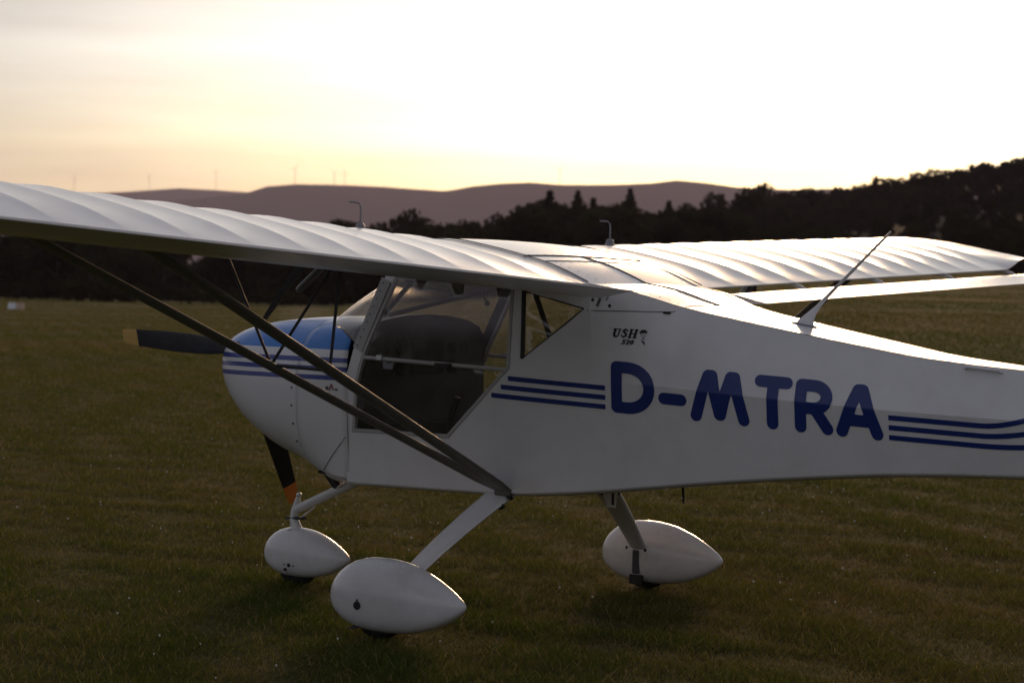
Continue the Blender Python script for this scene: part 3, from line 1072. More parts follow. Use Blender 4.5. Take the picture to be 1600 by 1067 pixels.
def nose_ring(x, n=64, grow=0.0):
    w, zt, zb, zm = sitp(x, NW), sitp(x, NT_), sitp(x, NB_), sitp(x, NM)
    k = float(sstep(1.40, 1.85, x))
    ring = []
    for i in range(n):
        q = 2 * math.pi * i / n
        dy, dz = math.sin(q), math.cos(q)
        hgt = (zt - zm) if dz > 0 else (zm - zb)
        ex = 2.7 - 0.5 * float(sstep(2.1, 2.44, x)) if dz > 0 else 2.9 - 0.7 * float(sstep(1.9, 2.44, x))
        r_s = ((abs(dy) / w) ** ex + (abs(dz) / hgt) ** ex) ** (-1 / ex)
        r_c = cab_ring(q, zm)
        r = r_c * (1 - k) + r_s * k + grow
        ring.append((x, r * dy, zm + r * dz))
    return ring

# nose paint: blue upper half, three stripes below, dark under the windshield
m, nt, out = nmat('nose_paint')
h = NT(nt)
g = h.n('ShaderNodeNewGeometry')
sp = h.n('ShaderNodeSeparateXYZ')
h.lk(g.outputs['Position'], sp.inputs[0])
X_, Y_, Z_ = sp.outputs
zz = h.math('SUBTRACT', Z_, h.math('MULTIPLY', h.math('MINIMUM', h.math('SUBTRACT', X_, 1.33), 0.0), 0.05))
def band(a, b_):
    return h.math('MULTIPLY', h.math('GREATER_THAN', zz, a), h.math('LESS_THAN', zz, b_))
blue = h.math('GREATER_THAN', zz, 1.318)
navy = h.math('MAXIMUM', h.math('MAXIMUM', band(1.254, 1.278), band(1.211, 1.234)), band(1.167, 1.190))
tcn = h.n('ShaderNodeTexCoord')
nzv = h.noise(tcn.outputs['Object'], 4, 4)
cw = h.ramp(nzv, [(0.3, (0.75, 0.75, 0.755)), (0.7, (0.79, 0.79, 0.79))])
c = h.mix(navy, cw, (0.055, 0.075, 0.30, 1))
c = h.mix(blue, c, (0.032, 0.20, 0.60, 1))
yb2 = h.math('POWER', h.math('ABSOLUTE', h.math('DIVIDE', Y_, 0.545)), 4.0)
xb = h.math('SUBTRACT', 1.675, h.math('MULTIPLY', yb2, 0.36))
dk = h.math('MULTIPLY', h.math('LESS_THAN', X_, xb), h.math('GREATER_THAN', Z_, 1.335))
c = h.mix(dk, c, (0.03, 0.03, 0.032, 1))
b = h.n('ShaderNodeBsdfPrincipled')
h.lk(c, b.inputs['Base Color'])
b.inputs['Roughness'].default_value = 0.33
b.inputs['Coat Weight'].default_value = 0.3
b.inputs['Coat Roughness'].default_value = 0.1
h.lk(b.outputs[0], out.inputs['Surface'])
M['nose'] = m
xs_f = list(np.linspace(1.385, 1.7040, 9))
xs_c = list(np.linspace(1.7056, 2.2, 14)) + [2.25, 2.29, 2.33, 2.36, 2.385, 2.405, 2.42, 2.432, 2.44]
FWDF = MB().rings([nose_ring(x)[::-1] for x in xs_f], cap=False).build('forward_fuselage', [M['nose'], M['lining']], AC, angle=35, solid=0.006, inner=True)
cw_ = MB().rings([nose_ring(x) for x in xs_c], cap=False)
last = nose_ring(2.44)
cen = np.mean(np.array(last), axis=0)
cw_.rings([last, [(2.447, cen[1] + (p[1] - cen[1]) * 0.7, cen[2] + (p[2] - cen[2]) * 0.7) for p in last]], cap=False)
cw_.add([(2.447, cen[1] + (p[1] - cen[1]) * 0.7, cen[2] + (p[2] - cen[2]) * 0.7) for p in last], [tuple(range(64))[::-1]])
COWL = cw_.build('cowling', [M['nose'], M['lining']], AC, angle=40)
tag(COWL, 'blue and white engine cowling with navy stripes')
# dark seam line behind the cowl and the screws along it
MB().rings([nose_ring(1.7030, grow=-0.0025), nose_ring(1.7066, grow=-0.0025)], cap=False).build('cowl_seam', M['frame'], COWL)
def nose_y(x, z):
    ring = nose_ring(x, 256)
    pr = [(p[2], p[1]) for p in ring if p[1] > 0]
    return max(y for zz_, y in pr if abs(zz_ - z) < 0.02)
for x, z in ((1.735, 1.12), (1.735, 1.03), (1.73, 0.94), (1.725, 0.85), (1.735, 1.17), (2.0, 1.34), (2.18, 1.33), (1.95, 1.40)):
    y = nose_y(x, z)
    MB().ball((x, y + 0.000, z), 0.0065, 8, 6, (1, 0.4, 1)).build('cowl_screw', M['steel'], COWL)
# thin diagonal seam from the door corner down to the belly
def nose_side(x, z, off):
    return (x, nose_y(x, z) + off, z)
pts = [nose_side(x, z, 0.0012) for x, z in [(1.392 + (1.56 - 1.392) * t, 0.89 + (0.715 - 0.89) * t) for t in np.linspace(0, 1, 7)]]
MB().tube(pts, 0.0016, 5).build('panel_seam', M['seam'], FWDF)
# small maker's mark ahead of the door
mk = MB()
x0, z0 = 1.475, 1.118
for (dx, dz, w_, h_, mi) in ((0.038, 0, 0.006, 0.018, 0), (0.028, 0, 0.006, 0.018, 0), (-0.02, 0.0, 0.018, 0.008, 0)):
    y = nose_y(x0 + dx, z0) + 0.003
    mk.add([(x0 + dx + a, y, z0 + dz + c) for a, c in ((0, 0), (-w_, 0), (-w_, h_), (0, h_))], [(0, 1, 2, 3)], mi)
y = nose_y(x0, z0) + 0.0032
mk.add([(x0 + a, y, z0 + c) for a, c in ((0.02, 0), (0.012, 0), (0.003, 0.022), (-0.006, 0), (-0.014, 0), (0.003, 0.036))], [(0, 1, 2, 5), (2, 3, 4, 5)], 1)
mk.build('maker_mark', [M['ink'], M['redink']], FWDF, smooth=False)

# ---- windshield
def arch_z(y):
    ay = abs(y)
    return itp(ay, sorted([(a, b_) for a, b_ in cab if b_ >= 1.3]))
WSN = 32
wsr = []
for i in range(WSN + 1):
    s = -1 + 2 * i / WSN
    y0 = 0.542 * s
    base = Vector((1.675 - 0.36 * abs(s) ** 4.0, y0, arch_z(y0) + 0.003 if abs(y0) < 0.52 else 1.330 + (0.542 - abs(y0)) * 1.6))
    topp = Vector((1.150 + 0.05 * (1 - s * s), 0.543 * s, 1.705))
    row = []
    for k in range(9):
        t = k / 8
        p = base.lerp(topp, t)
        p += Vector((0.020 * (1 - s * s) + 0.004, 0, 0.022 * (1 - s * s))) * (4 * t * (1 - t))
        row.append(tuple(p))
    wsr.append(row)
WS = MB().rings(wsr, cap=False, closed=False).build('windshield', M['screen'], AC, angle=180)
tag(WS, 'curved clear windshield')
for s in (1, -1):
    # pillar strip where windshield and door meet, with rivets
    e0, e1 = Vector((1.318, 0.548, 1.325)), Vector((1.152, 0.548, 1.668))
    wdt = Vector((0.026, 0, 0.012))
    ps = MB().add([(p.x, s * (p.y + o), p.z) for o in (0.002, 0.007) for p in (e0 - wdt, e0 + wdt, e1 + wdt, e1 - wdt)], [(0, 1, 2, 3), (4, 7, 6, 5), (0, 4, 5, 1), (1, 5, 6, 2), (2, 6, 7, 3), (3, 7, 4, 0)])
    post = ps.build('windshield_pillar', M['frame'], AC, smooth=False)
    for k in range(9):
        p = e0.lerp(e1, (k + 0.5) / 9) + wdt * 0.3
        MB().ball((p.x, s * (p.y + 0.007), p.z), 0.0045, 6, 4).build('rivet', M['steel'], post)

# ---- doors: tubular frame, waist rail and two panes
def door(s):
    d = empty('door', (0.9, s * 0.55, 0.92))
    d.parent = AC
    d.matrix_parent_inverse = Matrix.Translation(-AC.location)
    fr = MB()
    cx = sum(p[0] for p in DOOR) / 7
    cz = sum(p[1] for p in DOOR) / 7
    n = len(DOOR)
    def inset(poly, dist):
        o = []
        for i in range(len(poly)):
            a, b_, c = Vector(poly[i - 1]), Vector(poly[i]), Vector(poly[(i + 1) % len(poly)])
            d1, d2 = (b_ - a).normalized(), (c - b_).normalized()
            n1 = Vector((d1.y, -d1.x)); n2 = Vector((d2.y, -d2.x))
            if n1.dot(Vector((cx, cz)) - b_) < 0:
                n1, n2 = -n1, -n2
            bis = (n1 + n2).normalized()
            o.append(tuple(b_ + bis * dist / max(0.3, bis.dot(n1))))
        return o
    outer, inner = inset(DOOR, 0.002), inset(DOOR, 0.017)
    def put(p, off):
        q = side_pt(p[0], p[1], off, s)
        return q
    vs = [put(p, 0.004) for p in outer] + [put(p, 0.004) for p in inner] + [put(p, -0.02) for p in outer] + [put(p, -0.02) for p in inner]
    fs = []
    for i in range(n):
        j = (i + 1) % n
        fs += [(i, j, n + j, n + i), (n + i, n + j, 3 * n + j, 3 * n + i), (2 * n + i, 3 * n + i, 3 * n + j, 2 * n + j), (i, 2 * n + i, 2 * n + j, j)]
    fr.add(vs, fs)
    fr.build('door_frame', M['frame'], d, smooth=False)
    # waist rail
    a, b_ = (1.283, 1.287), (0.440, 1.258)
    MB().tube([put(a, -0.004), put(b_, -0.004)], [0.010, 0.010], 8, flat=0.9).build('waist_rail', M['frame'], d)
    # panes
    def pane(poly, nm):
        g2 = dense(poly, 0.05)
        vs2 = [Vector(p) for p in g2]
        for x in np.arange(0.45, 1.36, 0.06):
            for z in np.arange(0.93, 1.63, 0.06):
                if inside((x, z), poly):
                    vs2.append(Vector((x, z)))
        res = delaunay_2d_cdt(vs2, [(i, (i + 1) % len(g2)) for i in range(len(g2))], [], 0, 1e-5)
        fs2 = [tuple(f) for f in res[2] if inside((sum(res[0][i].x for i in f) / 3, sum(res[0][i].y for i in f) / 3), poly)]
        def bulge(p):
            return 0.012 * max(0, math.sin(math.pi * (p.x - 0.42) / 0.95)) if nm == 'upper_pane' else 0
        MB().add([side_pt(p.x, p.y, -0.006 + bulge(p), s) for p in res[0]], fs2).build(nm, M['hazy'] if nm == 'upper_pane' and s > 0 else M['glass'], d, angle=180)
    up = [(1.100, 1.676), (1.275, 1.318), (1.279, 1.292), (0.443, 1.266), (0.425, 1.668)]
    lw = [(1.277, 1.280), (1.322, 1.165), (1.346, 0.930), (0.792, 0.930), (0.458, 1.252)]
    pane(up, 'upper_pane')
    pane(lw, 'lower_pane')
    MB().box(put((0.80, 1.268), 0.012), (0.09, 0.014, 0.018)).build('door_handle', M['black'], d, smooth=False)
    MB().box(put((1.18, 1.29), 0.008), (0.03, 0.012, 0.024)).build('door_catch', M['alu'], d, smooth=False)
    return d
tag(door(1), 'see-through left door split by a waist rail')
tag(door(-1), 'see-through right door seen through the cabin')
for s in (1, -1):
    g2 = [Vector(p) for p in REARW]
    pts = dense(REARW, 0.05)
    res = delaunay_2d_cdt([Vector(p) for p in pts], [(i, (i + 1) % len(pts)) for i in range(len(pts))], [], 0, 1e-5)
    rw = MB().add([side_pt(p.x, p.y, -0.007, s) for p in res[0]], [tuple(f) for f in res[2]]).build('rear_window', M['glass'], AC, angle=180)
    # dark rubber edging
    ed = MB()
    for a, b_ in ((0, 2), (0, 1), (1, 2)):
        A_, B_ = REARW[a], REARW[b_]
        ed.tube([side_pt(A_[0] + (B_[0] - A_[0]) * t, A_[1] + (B_[1] - A_[1]) * t, -0.004, s) for t in (0, 0.5, 1)], 0.012 if (a, b_) == (0, 2) else 0.005, 6)
    ed.build('window_seal', M['black'], rw)

# ---- cabin: panel, seats, floor, tubes
ipz = []
ip = MB()
prof = [(-0.53, 1.00)] + [(y, arch_z(y) + 0.018) for y in np.linspace(-0.515, 0.515, 25)] + [(0.53, 1.00), (0.30, 0.95), (-0.30, 0.95)]
ip.rings([[(x, y * k, z) for y, z in prof] for x, k in ((1.29, 1.0), (1.335, 0.995))], cap=True)
IP = ip.build('instrument_panel', M['black'], AC, smooth=False)
for k, (y, z, r) in enumerate(((0.33, 1.34, 0.042), (0.22, 1.34, 0.042), (0.33, 1.23, 0.042), (0.22, 1.23, 0.042), (-0.22, 1.33, 0.035), (-0.32, 1.33, 0.035), (-0.22, 1.23, 0.035))):
    MB().tube([(1.292, y, z), (1.280, y, z)], r, 16).build('gauge', M['lining'], IP)
MB().box((1.283, 0.0, 1.28), (0.012, 0.26, 0.17)).build('radio_stack', M['lining'], IP, smooth=False)
# lower bulkhead ahead of the feet, floor and back wall
MB().box((1.66, 0, 1.04), (0.02, 0.86, 0.60)).build('firewall', M['lining'], AC, smooth=False)
MB().box((1.0, 0, 0.70), (1.25, 0.90, 0.015)).build('cabin_floor', M['lining'], AC, smooth=False)
MB().box((-0.22, 0, 1.0), (0.02, 0.80, 0.46)).build('baggage_bulkhead', M['lining'], AC, smooth=False)
MB().box((1.05, 0, 0.83), (0.62, 0.14, 0.26)).build('center_console', M['lining'], AC, smooth=False, bevel=0.02)
for s in (1, -1):
    st = empty('seat', (0.6, s * 0.26, 0.70))
    st.parent = AC
    st.matrix_parent_inverse = Matrix.Translation(-AC.location)
    MB().box((0.66, s * 0.26, 0.80), (0.52, 0.40, 0.17), Matrix.Rotation(R(-7), 3, 'Y')).build('seat_cushion', M['seatcloth'], st, smooth=False, bevel=0.05)
    MB().box((0.33, s * 0.26, 1.00), (0.10, 0.40, 0.46), Matrix.Rotation(R(-20), 3, 'Y')).build('seat_back', M['seatcloth'], st, smooth=False, bevel=0.04)
    tag(st, 'dark left seat' if s > 0 else 'dark right seat')
    MB().tube([(0.93, s * 0.24, 0.72), (0.98, s * 0.24, 0.95), (0.93, s * 0.24, 1.10)], [0.012, 0.012, 0.018], 8).build('control_stick', M['black'], AC)
# frame tubes
ct = empty('cabin_frame', (0.7, 0, 1.2))
ct.parent = AC
ct.matrix_parent_inverse = Matrix.Translation(-AC.location)
TUBES = [
    [(1.58, 0.0, 1.480), (1.06, 0.46, 1.668)], [(1.58, 0.0, 1.480), (1.06, -0.46, 1.668)],
    [(0.345, 0.50, 1.665), (0.20, 0.48, 1.30)],
    [(0.39, 0.53, 1.655), (0.39, -0.53, 1.655)], [(1.05, 0.53, 1.672), (1.05, -0.53, 1.672)],
    [(0.385, -0.535, 1.66), (0.395, -0.535, 1.27)], [(0.385, -0.50, 1.27), (0.80, -0.45, 0.72)], [(0.385, 0.50, 1.27), (0.80, 0.45, 0.72)],
]
for a, b_ in TUBES:
    MB().tube([a, b_], 0.0125, 10).build('frame_tube', M['lining'], ct)
MB().tube([(0.95, 0.05, 1.662), (0.92, 0.05, 1.60), (0.90, 0.05, 1.575)], [0.006, 0.006, 0.006], 8).build('flap_lever', M['black'], ct)
MB().ball((0.895, 0.05, 1.565), 0.016).build('lever_knob', M['black'], ct)

# ---- markings on both sides, laid on the skin
def conform(shape2d, s, off=0.0022):
    return [side_pt(x, z, off, s) for x, z in shape2d]

def strip(xs, zf, wd, name, parent, mat=M['navy'], left_cut=None):
    for s in (1, -1):
        vs, fs = [], []
        for x in xs:
            zt = zf(x)
            for t in (0, 0.5, 1):
                vs.append(side_pt(x if not left_cut else x, zt - wd * t, 0.0022, s))
        for k in range(len(xs) - 1):
            for j in (0, 1):
                q = (3 * k + j, 3 * k + j + 1, 3 * k + j + 4, 3 * k + j + 3)
                fs.append(q if s < 0 else q[::-1])
        MB().add(vs, fs).build(name, mat, parent, angle=180)

for k, x1 in enumerate((0.435, 0.475, 0.53)):
    z_off = -0.0435 * k
    strip(np.linspace(x1, -0.062, 14), lambda x, o=z_off: 1.2055 + 0.05 * (x + 0.06) + o, 0.0225, 'stripe', FUS)
def aft_top(x, k):
    base = 1.1300 + 0.042 * (x + 1.387) - 0.0435 * k
    t = max(0.0, -x - 1.79)
    return base + (0.66 - 0.24 * k) * t ** 1.7
for k in range(3):
    strip(np.linspace(-1.387, -2.6, 40), lambda x, kk=k: aft_top(x, kk), 0.0225, 'stripe', FUS)

def sdf_mesh(segs, thick, x0, x1, z0, z1, step, to_xz, s, name, mat, parent, off=0.0024):
    """filled outline of thick round-ended strokes (marching squares), laid on the skin"""
    nx, nz = int((x1 - x0) / step) + 2, int((z1 - z0) / step) + 2
    gx = x0 + np.arange(nx) * step
    gz = z0 + np.arange(nz) * step
    GX, GZ = np.meshgrid(gx, gz, indexing='ij')
    D = np.full(GX.shape, 1e9)
    for sg in segs:
        (ax, az), (bx, bz) = sg[0], sg[1]
        th = sg[2] if len(sg) > 2 else thick
        vx, vz = bx - ax, bz - az
        L2 = vx * vx + vz * vz + 1e-12
        t = np.clip(((GX - ax) * vx + (GZ - az) * vz) / L2, 0, 1)
        D = np.minimum(D, np.hypot(GX - ax - t * vx, GZ - az - t * vz) - th)
    vid, vs, fs = {}, [], []
    def vert(key, p):
        if key not in vid:
            vid[key] = len(vs)
            vs.append(p)
        return vid[key]
    for i in range(nx - 1):
        for j in range(nz - 1):
            c = [(i, j), (i + 1, j), (i + 1, j + 1), (i, j + 1)]
            dv = [D[q] for q in c]
            if min(dv) >= 0:
                continue
            poly = []
            for k in range(4):
                a, b_ = c[k], c[(k + 1) % 4]
                if dv[k] < 0:
                    poly.append(vert(('n', a), (gx[a[0]], gz[a[1]])))
                if (dv[k] < 0) != (dv[(k + 1) % 4] < 0):
                    t = dv[k] / (dv[k] - dv[(k + 1) % 4])
                    kk = ('e',) + tuple(sorted((a, b_)))
                    poly.append(vert(kk, (gx[a[0]] + (gx[b_[0]] - gx[a[0]]) * t, gz[a[1]] + (gz[b_[1]] - gz[a[1]]) * t)))
            if len(poly) >= 3:
                fs.append(tuple(poly))
    pts = [side_pt(*to_xz(*p), off, s) for p in vs]
    flip = s > 0
    return MB().add(pts, [f[::-1] if flip else f for f in fs]).build(name, mat, parent, angle=180)

def arc(cx, cz, rx, rz, a0, a1, n=10):
    p = [(cx + rx * math.cos(R(a0 + (a1 - a0) * k / n)), cz + rz * math.sin(R(a0 + (a1 - a0) * k / n))) for k in range(n + 1)]
    return list(zip(p[:-1], p[1:]))
def poly(*p):
    return list(zip(p[:-1], p[1:]))
T_ = 0.0265     # half stroke of the big letters, height 0.237
HT, HB = 0.237 - T_, T_
LET = [
    ('D', 0.086, 0.304, poly((0.118, HB), (0.118, HT), (0.172, HT)) + arc(0.172, (HT + HB) / 2, 0.105, (HT - HB) / 2, 90, -90, 14) + poly((0.172, HB), (0.118, HB))),
    ('hyphen', 0.326, 0.453, poly((0.348, 0.088), (0.431, 0.088))),
    ('M', 0.474, 0.754, poly((0.502, HB), (0.553, HT), (0.571, HT), (0.613, 0.040), (0.617, 0.040), (0.660, HT), (0.678, HT), (0.727, HB))),
    ('T', 0.772, 0.950, poly((0.800, HT), (0.922, HT)) + poly((0.861, HT), (0.861, HB))),
    ('R', 0.960, 1.140, poly((0.990, HB), (0.990, HT), (1.050, HT)) + arc(1.050, 0.161, 0.058, HT - 0.161, 90, -90, 12) + poly((1.050, 0.1115), (0.990, 0.1115)) + poly((1.055, 0.1115), (1.112, HB))),
    ('A', 1.148, 1.366, poly((1.178, HB), (1.246, HT), (1.266, HT), (1.336, HB)) + poly((1.205, 0.078), (1.309, 0.078))),
]
for s in (1, -1):
    for nm, a, b_, sg in LET:
        # the same letter reads the right way round on both sides
        if s > 0:
            f = lambda u, v: (-u, 1.0790 + v - 0.055 * (u - 0.19))
        else:
            f = lambda u, v: (-(1.452 - u), 1.0790 + v - 0.055 * (1.452 - u - 0.19))
        o = sdf_mesh(sg, T_, a - 0.012, b_ + 0.012, -0.012, 0.249, 0.0055, f, s, 'letter', M['navy'], FUS)
        o.data.flip_normals() if s < 0 else None
        tag(o, 'navy blue letter ' + nm if nm != 'hyphen' else 'navy blue hyphen')

# USH 520 with its parachute sign: italic slab letters
def sl(p):
    return [((a[0] + 0.28 * a[1], a[1]), (b_[0] + 0.28 * b_[1], b_[1])) + ((w_,) if w_ else ()) for a, b_, w_ in p]
tk, tn = 0.0044, 0.0020
ush = []
ush += [((0.004, 0.031), (0.004, 0.010), tk), ((0.004, 0.010), (0.008, 0.004), tk), ((0.008, 0.004), (0.016, 0.003), tn * 1.6), ((0.016, 0.003), (0.021, 0.008), tn), ((0.021, 0.008), (0.021, 0.031), tn * 1.2), ((-0.003, 0.0325), (0.011, 0.0325), tn), ((0.016, 0.0325), (0.026, 0.0325), tn)]
ush += [((0.052, 0.027), (0.046, 0.0325), tn * 1.4), ((0.046, 0.0325), (0.039, 0.031), tk * 0.8), ((0.039, 0.031), (0.037, 0.025), tk * 0.8), ((0.037, 0.025), (0.050, 0.014), tk), ((0.050, 0.014), (0.050, 0.007), tk * 0.8), ((0.050, 0.007), (0.042, 0.002), tk * 0.7), ((0.042, 0.002), (0.034, 0.008), tn * 1.4)]
ush += [((0.066, 0.002), (0.066, 0.032), tk), ((0.085, 0.002), (0.085, 0.032), tk), ((0.066, 0.017), (0.085, 0.017), tn), ((0.060, 0.0325), (0.072, 0.0325), tn), ((0.060, 0.0015), (0.072, 0.0015), tn), ((0.079, 0.0325), (0.091, 0.0325), tn), ((0.079, 0.0015), (0.091, 0.0015), tn)]
num = [((0.052, -0.008), (0.043, -0.008), tn), ((0.043, -0.008), (0.041, -0.014), tn * 1.3), ((0.041, -0.014), (0.048, -0.016), tn * 1.3), ((0.048, -0.016), (0.046, -0.022), tn * 1.3), ((0.046, -0.022), (0.038, -0.023), tn * 1.2),
       ((0.056, -0.010), (0.062, -0.008), tn), ((0.062, -0.008), (0.065, -0.012), tn * 1.2), ((0.065, -0.012), (0.056, -0.023), tn * 1.2), ((0.056, -0.023), (0.065, -0.023), tn),
       ((0.072, -0.012), (0.076, -0.008), tn * 1.4), ((0.076, -0.008), (0.081, -0.012), tn), ((0.081, -0.012), (0.080, -0.019), tn * 1.4), ((0.080, -0.019), (0.075, -0.023), tn), ((0.075, -0.023), (0.071, -0.018), tn * 1.4), ((0.071, -0.018), (0.072, -0.012), tn * 1.4)]
par = [((0.106, 0.022), (0.112, 0.029), 0.004), ((0.112, 0.029), (0.122, 0.030), 0.004), ((0.122, 0.030), (0.129, 0.024), 0.004), ((0.110, 0.024), (0.127, 0.025), 0.004),
       ((0.105, 0.020), (0.117, -0.006), 0.0007), ((0.130, 0.021), (0.118, -0.006), 0.0007), ((0.117, 0.020), (0.1175, -0.006), 0.0007),
       ((0.112, -0.010), (0.124, -0.024), 0.0022), ((0.116, -0.019), (0.124, -0.013), 0.0014)]
o = sdf_mesh(sl(ush), tk, -0.012, 0.112, -0.006, 0.040, 0.0016, lambda u, v: (-(0.098 + 1.18 * u), 1.430 + 1.15 * v - 0.03 * u), 1, 'badge_lettering', M['ink'], FUS)
o = sdf_mesh(sl(num), tn, 0.020, 0.090, -0.030, 0.0, 0.0014, lambda u, v: (-(0.104 + 1.18 * u), 1.428 + 1.15 * v - 0.03 * u), 1, 'badge_number', M['ink'], FUS)
o = sdf_mesh(par, tn, 0.098, 0.136, -0.032, 0.040, 0.0014, lambda u, v: (-(0.100 + 1.15 * u + 0.004), 1.428 + 1.15 * v), 1, 'parachute_sign', M['ink'], FUS)

# ---- seams, rivets and fittings on the roof and the shoulder
def roof_z(x, y):
    if x >= 0:
        return sitp(x, UP) + 0.003 + 0.009 * (1 - (abs(y) / 0.55) ** 2)
    w = Wu(x)
    return sitp(x, ZU) + 0.003 + 0.009 * (1 - min(1, abs(y) / w) ** 2)
def roof_seam(pts, r=0.003, name='roof_seam'):
    dn = []
    for (a, b_) in zip(pts[:-1], pts[1:]):
        n = max(2, int(math.dist(a, b_) / 0.03))
        dn += [(a[0] + (b_[0] - a[0]) * k / n, a[1] + (b_[1] - a[1]) * k / n) for k in range(n)]
    dn.append(pts[-1])
    MB().tube([(x, y, roof_z(x, y) + 0.0008) for x, y in dn], r, 5).build(name, M['seam'], CS)
roof_seam([(0.365, 0.54), (0.365, -0.54)], 0.004)
roof_seam([(0.27, 0.50), (0.27, -0.50)], 0.002)
roof_seam([(0.365, 0.03), (-0.40, 0.03)], 0.0042)
roof_seam([(-0.40, 0.36), (-0.40, -0.36)], 0.0022)
roof_seam([(0.27, -0.50), (0.0, -0.47), (-0.40, -0.34)], 0.0022)
for s in (1, -1):
    MB().tube([(x, s * 0.5475, sitp(x, UP) + 0.008) for x in np.linspace(0.01, 0.85, 22)], 0.0028, 5).build('root_seal', M['seam'], WINGS[s])
riv = MB()
def rivet_row(a, b_, n):
    for k in range(n):
        t = (k + 0.5) / n
        x, y = a[0] + (b_[0] - a[0]) * t, a[1] + (b_[1] - a[1]) * t
        riv.ball((x, y, roof_z(x, y)), 0.0032, 6, 4, (1, 1, 0.5))
rivet_row((0.39, 0.5), (0.39, -0.5), 14)
rivet_row((0.25, 0.48), (0.25, -0.48), 14)
rivet_row((0.24, 0.46), (-0.37, 0.33), 14)
rivet_row((0.24, -0.44), (-0.37, -0.31), 14)
rivet_row((0.24, 0.06), (-0.37, 0.06), 12)
rivet_row((-0.37, 0.30), (-0.37, -0.30), 9)
ro = riv.build('rivets', M['steel'], CS)
ro['kind'] = 'stuff'
# shoulder panel seam, wing pin and its handle
def side_line(p, r, nm, mat, parent, off=0.0006):
    dn = []
    for a, b_ in zip(p[:-1], p[1:]):
        dn += [(a[0] + (b_[0] - a[0]) * k / 8, a[1] + (b_[1] - a[1]) * k / 8) for k in range(8)]
    dn.append(p[-1])
    return MB().tube([side_pt(x, z, off, 1) for x, z in dn], r, 5).build(nm, mat, parent)
side_line([(0.02, 1.548), (-0.36, 1.551), (-0.395, 1.565)], 0.0018, 'shoulder_seam', M['seam'], FUS)
p = side_pt(-0.335, 1.546, 0.003)
MB().box(p, (0.035, 0.008, 0.009)).build('seam_latch', M['black'], FUS, smooth=False)
for x, z in ((-0.010, 1.598), (-0.085, 1.572)):
    MB().ball(side_pt(x, z, 0.0), 0.0085, 10, 6, (1, 0.4, 1)).build('pin_hole', M['black'], FUS)
p0 = Vector(side_pt(-0.035, 1.618, 0.012))
MB().tube([p0, p0 + Vector((-0.045, 0, 0.004)), p0 + Vector((-0.056, 0, -0.006)), p0 + Vector((-0.045, 0, -0.02))], [0.006, 0.006, 0.004, 0.004], 8).build('wing_pin_handle', M['alu'], FUS)
MB().tube([side_pt(-0.045, 1.606, 0.004), side_pt(-0.03, 1.570, 0.004)], 0.007, 6, flat=0.4).build('wing_pin_lug', M['steel'], FUS)
# grab handle on the rear shoulder
a_, b_ = side_pt(-1.706, 1.345, 0.020), side_pt(-1.850, 1.333, 0.020)
gh = MB().tube([side_pt(-1.700, 1.343, 0.0), a_, b_, side_pt(-1.856, 1.331, 0.0)], 0.008, 8)
gh.build('grab_handle', M['white'], FUS)
# radio antenna on the deck
ant = empty('antenna', (-0.82, 0, 1.49))
ant.parent = AC
ant.matrix_parent_inverse = Matrix.Translation(-AC.location)
zA = roof_z(-0.82, 0)
MB().tube([(-0.735, 0, zA + 0.024), (-0.905, 0, zA - 0.006)], 0.05, 14, flat=0.30, side=(0, 1, 0)).build('antenna_base', M['strut'], ant) if False else None
fin = MB()
for_ring = []
bpts = [(Vector((-0.825, 0, zA - 0.004)), 0.048, 0.024), (Vector((-0.833, 0, zA + 0.022)), 0.040, 0.018), (Vector((-0.858, 0, zA + 0.052)), 0.026, 0.013), (Vector((-0.896, 0, zA + 0.090)), 0.014, 0.010), (Vector((-0.94, 0, zA + 0.138)), 0.010, 0.009)]
fin.rings([[(c.x + lx * math.cos(q), c.y + ly * math.sin(q), c.z - 0.14 * 0 + 0) for q in [2 * math.pi * i / 14 for i in range(14)]] for c, lx, ly in bpts])
fin.build('antenna_base', M['strut'], ant)
plate = MB().rings([[(-0.825 + r * 0.066 * math.cos(q), r * 0.034 * math.sin(q), zA + z0 - 0.17 * r * 0.066 * -math.cos(q)) for q in [2 * math.pi * i / 18 for i in range(18)]] for r, z0 in ((1, -0.004), (1, 0.003), (0.9, 0.006))])
plate.build('antenna_plate', M['antenna'], ant)
MB().tube([(-0.925, 0, zA + 0.122), (-1.241, 0, 1.936)], [0.0085, 0.0055], 8).build('antenna_rod', M['frame'], ant)

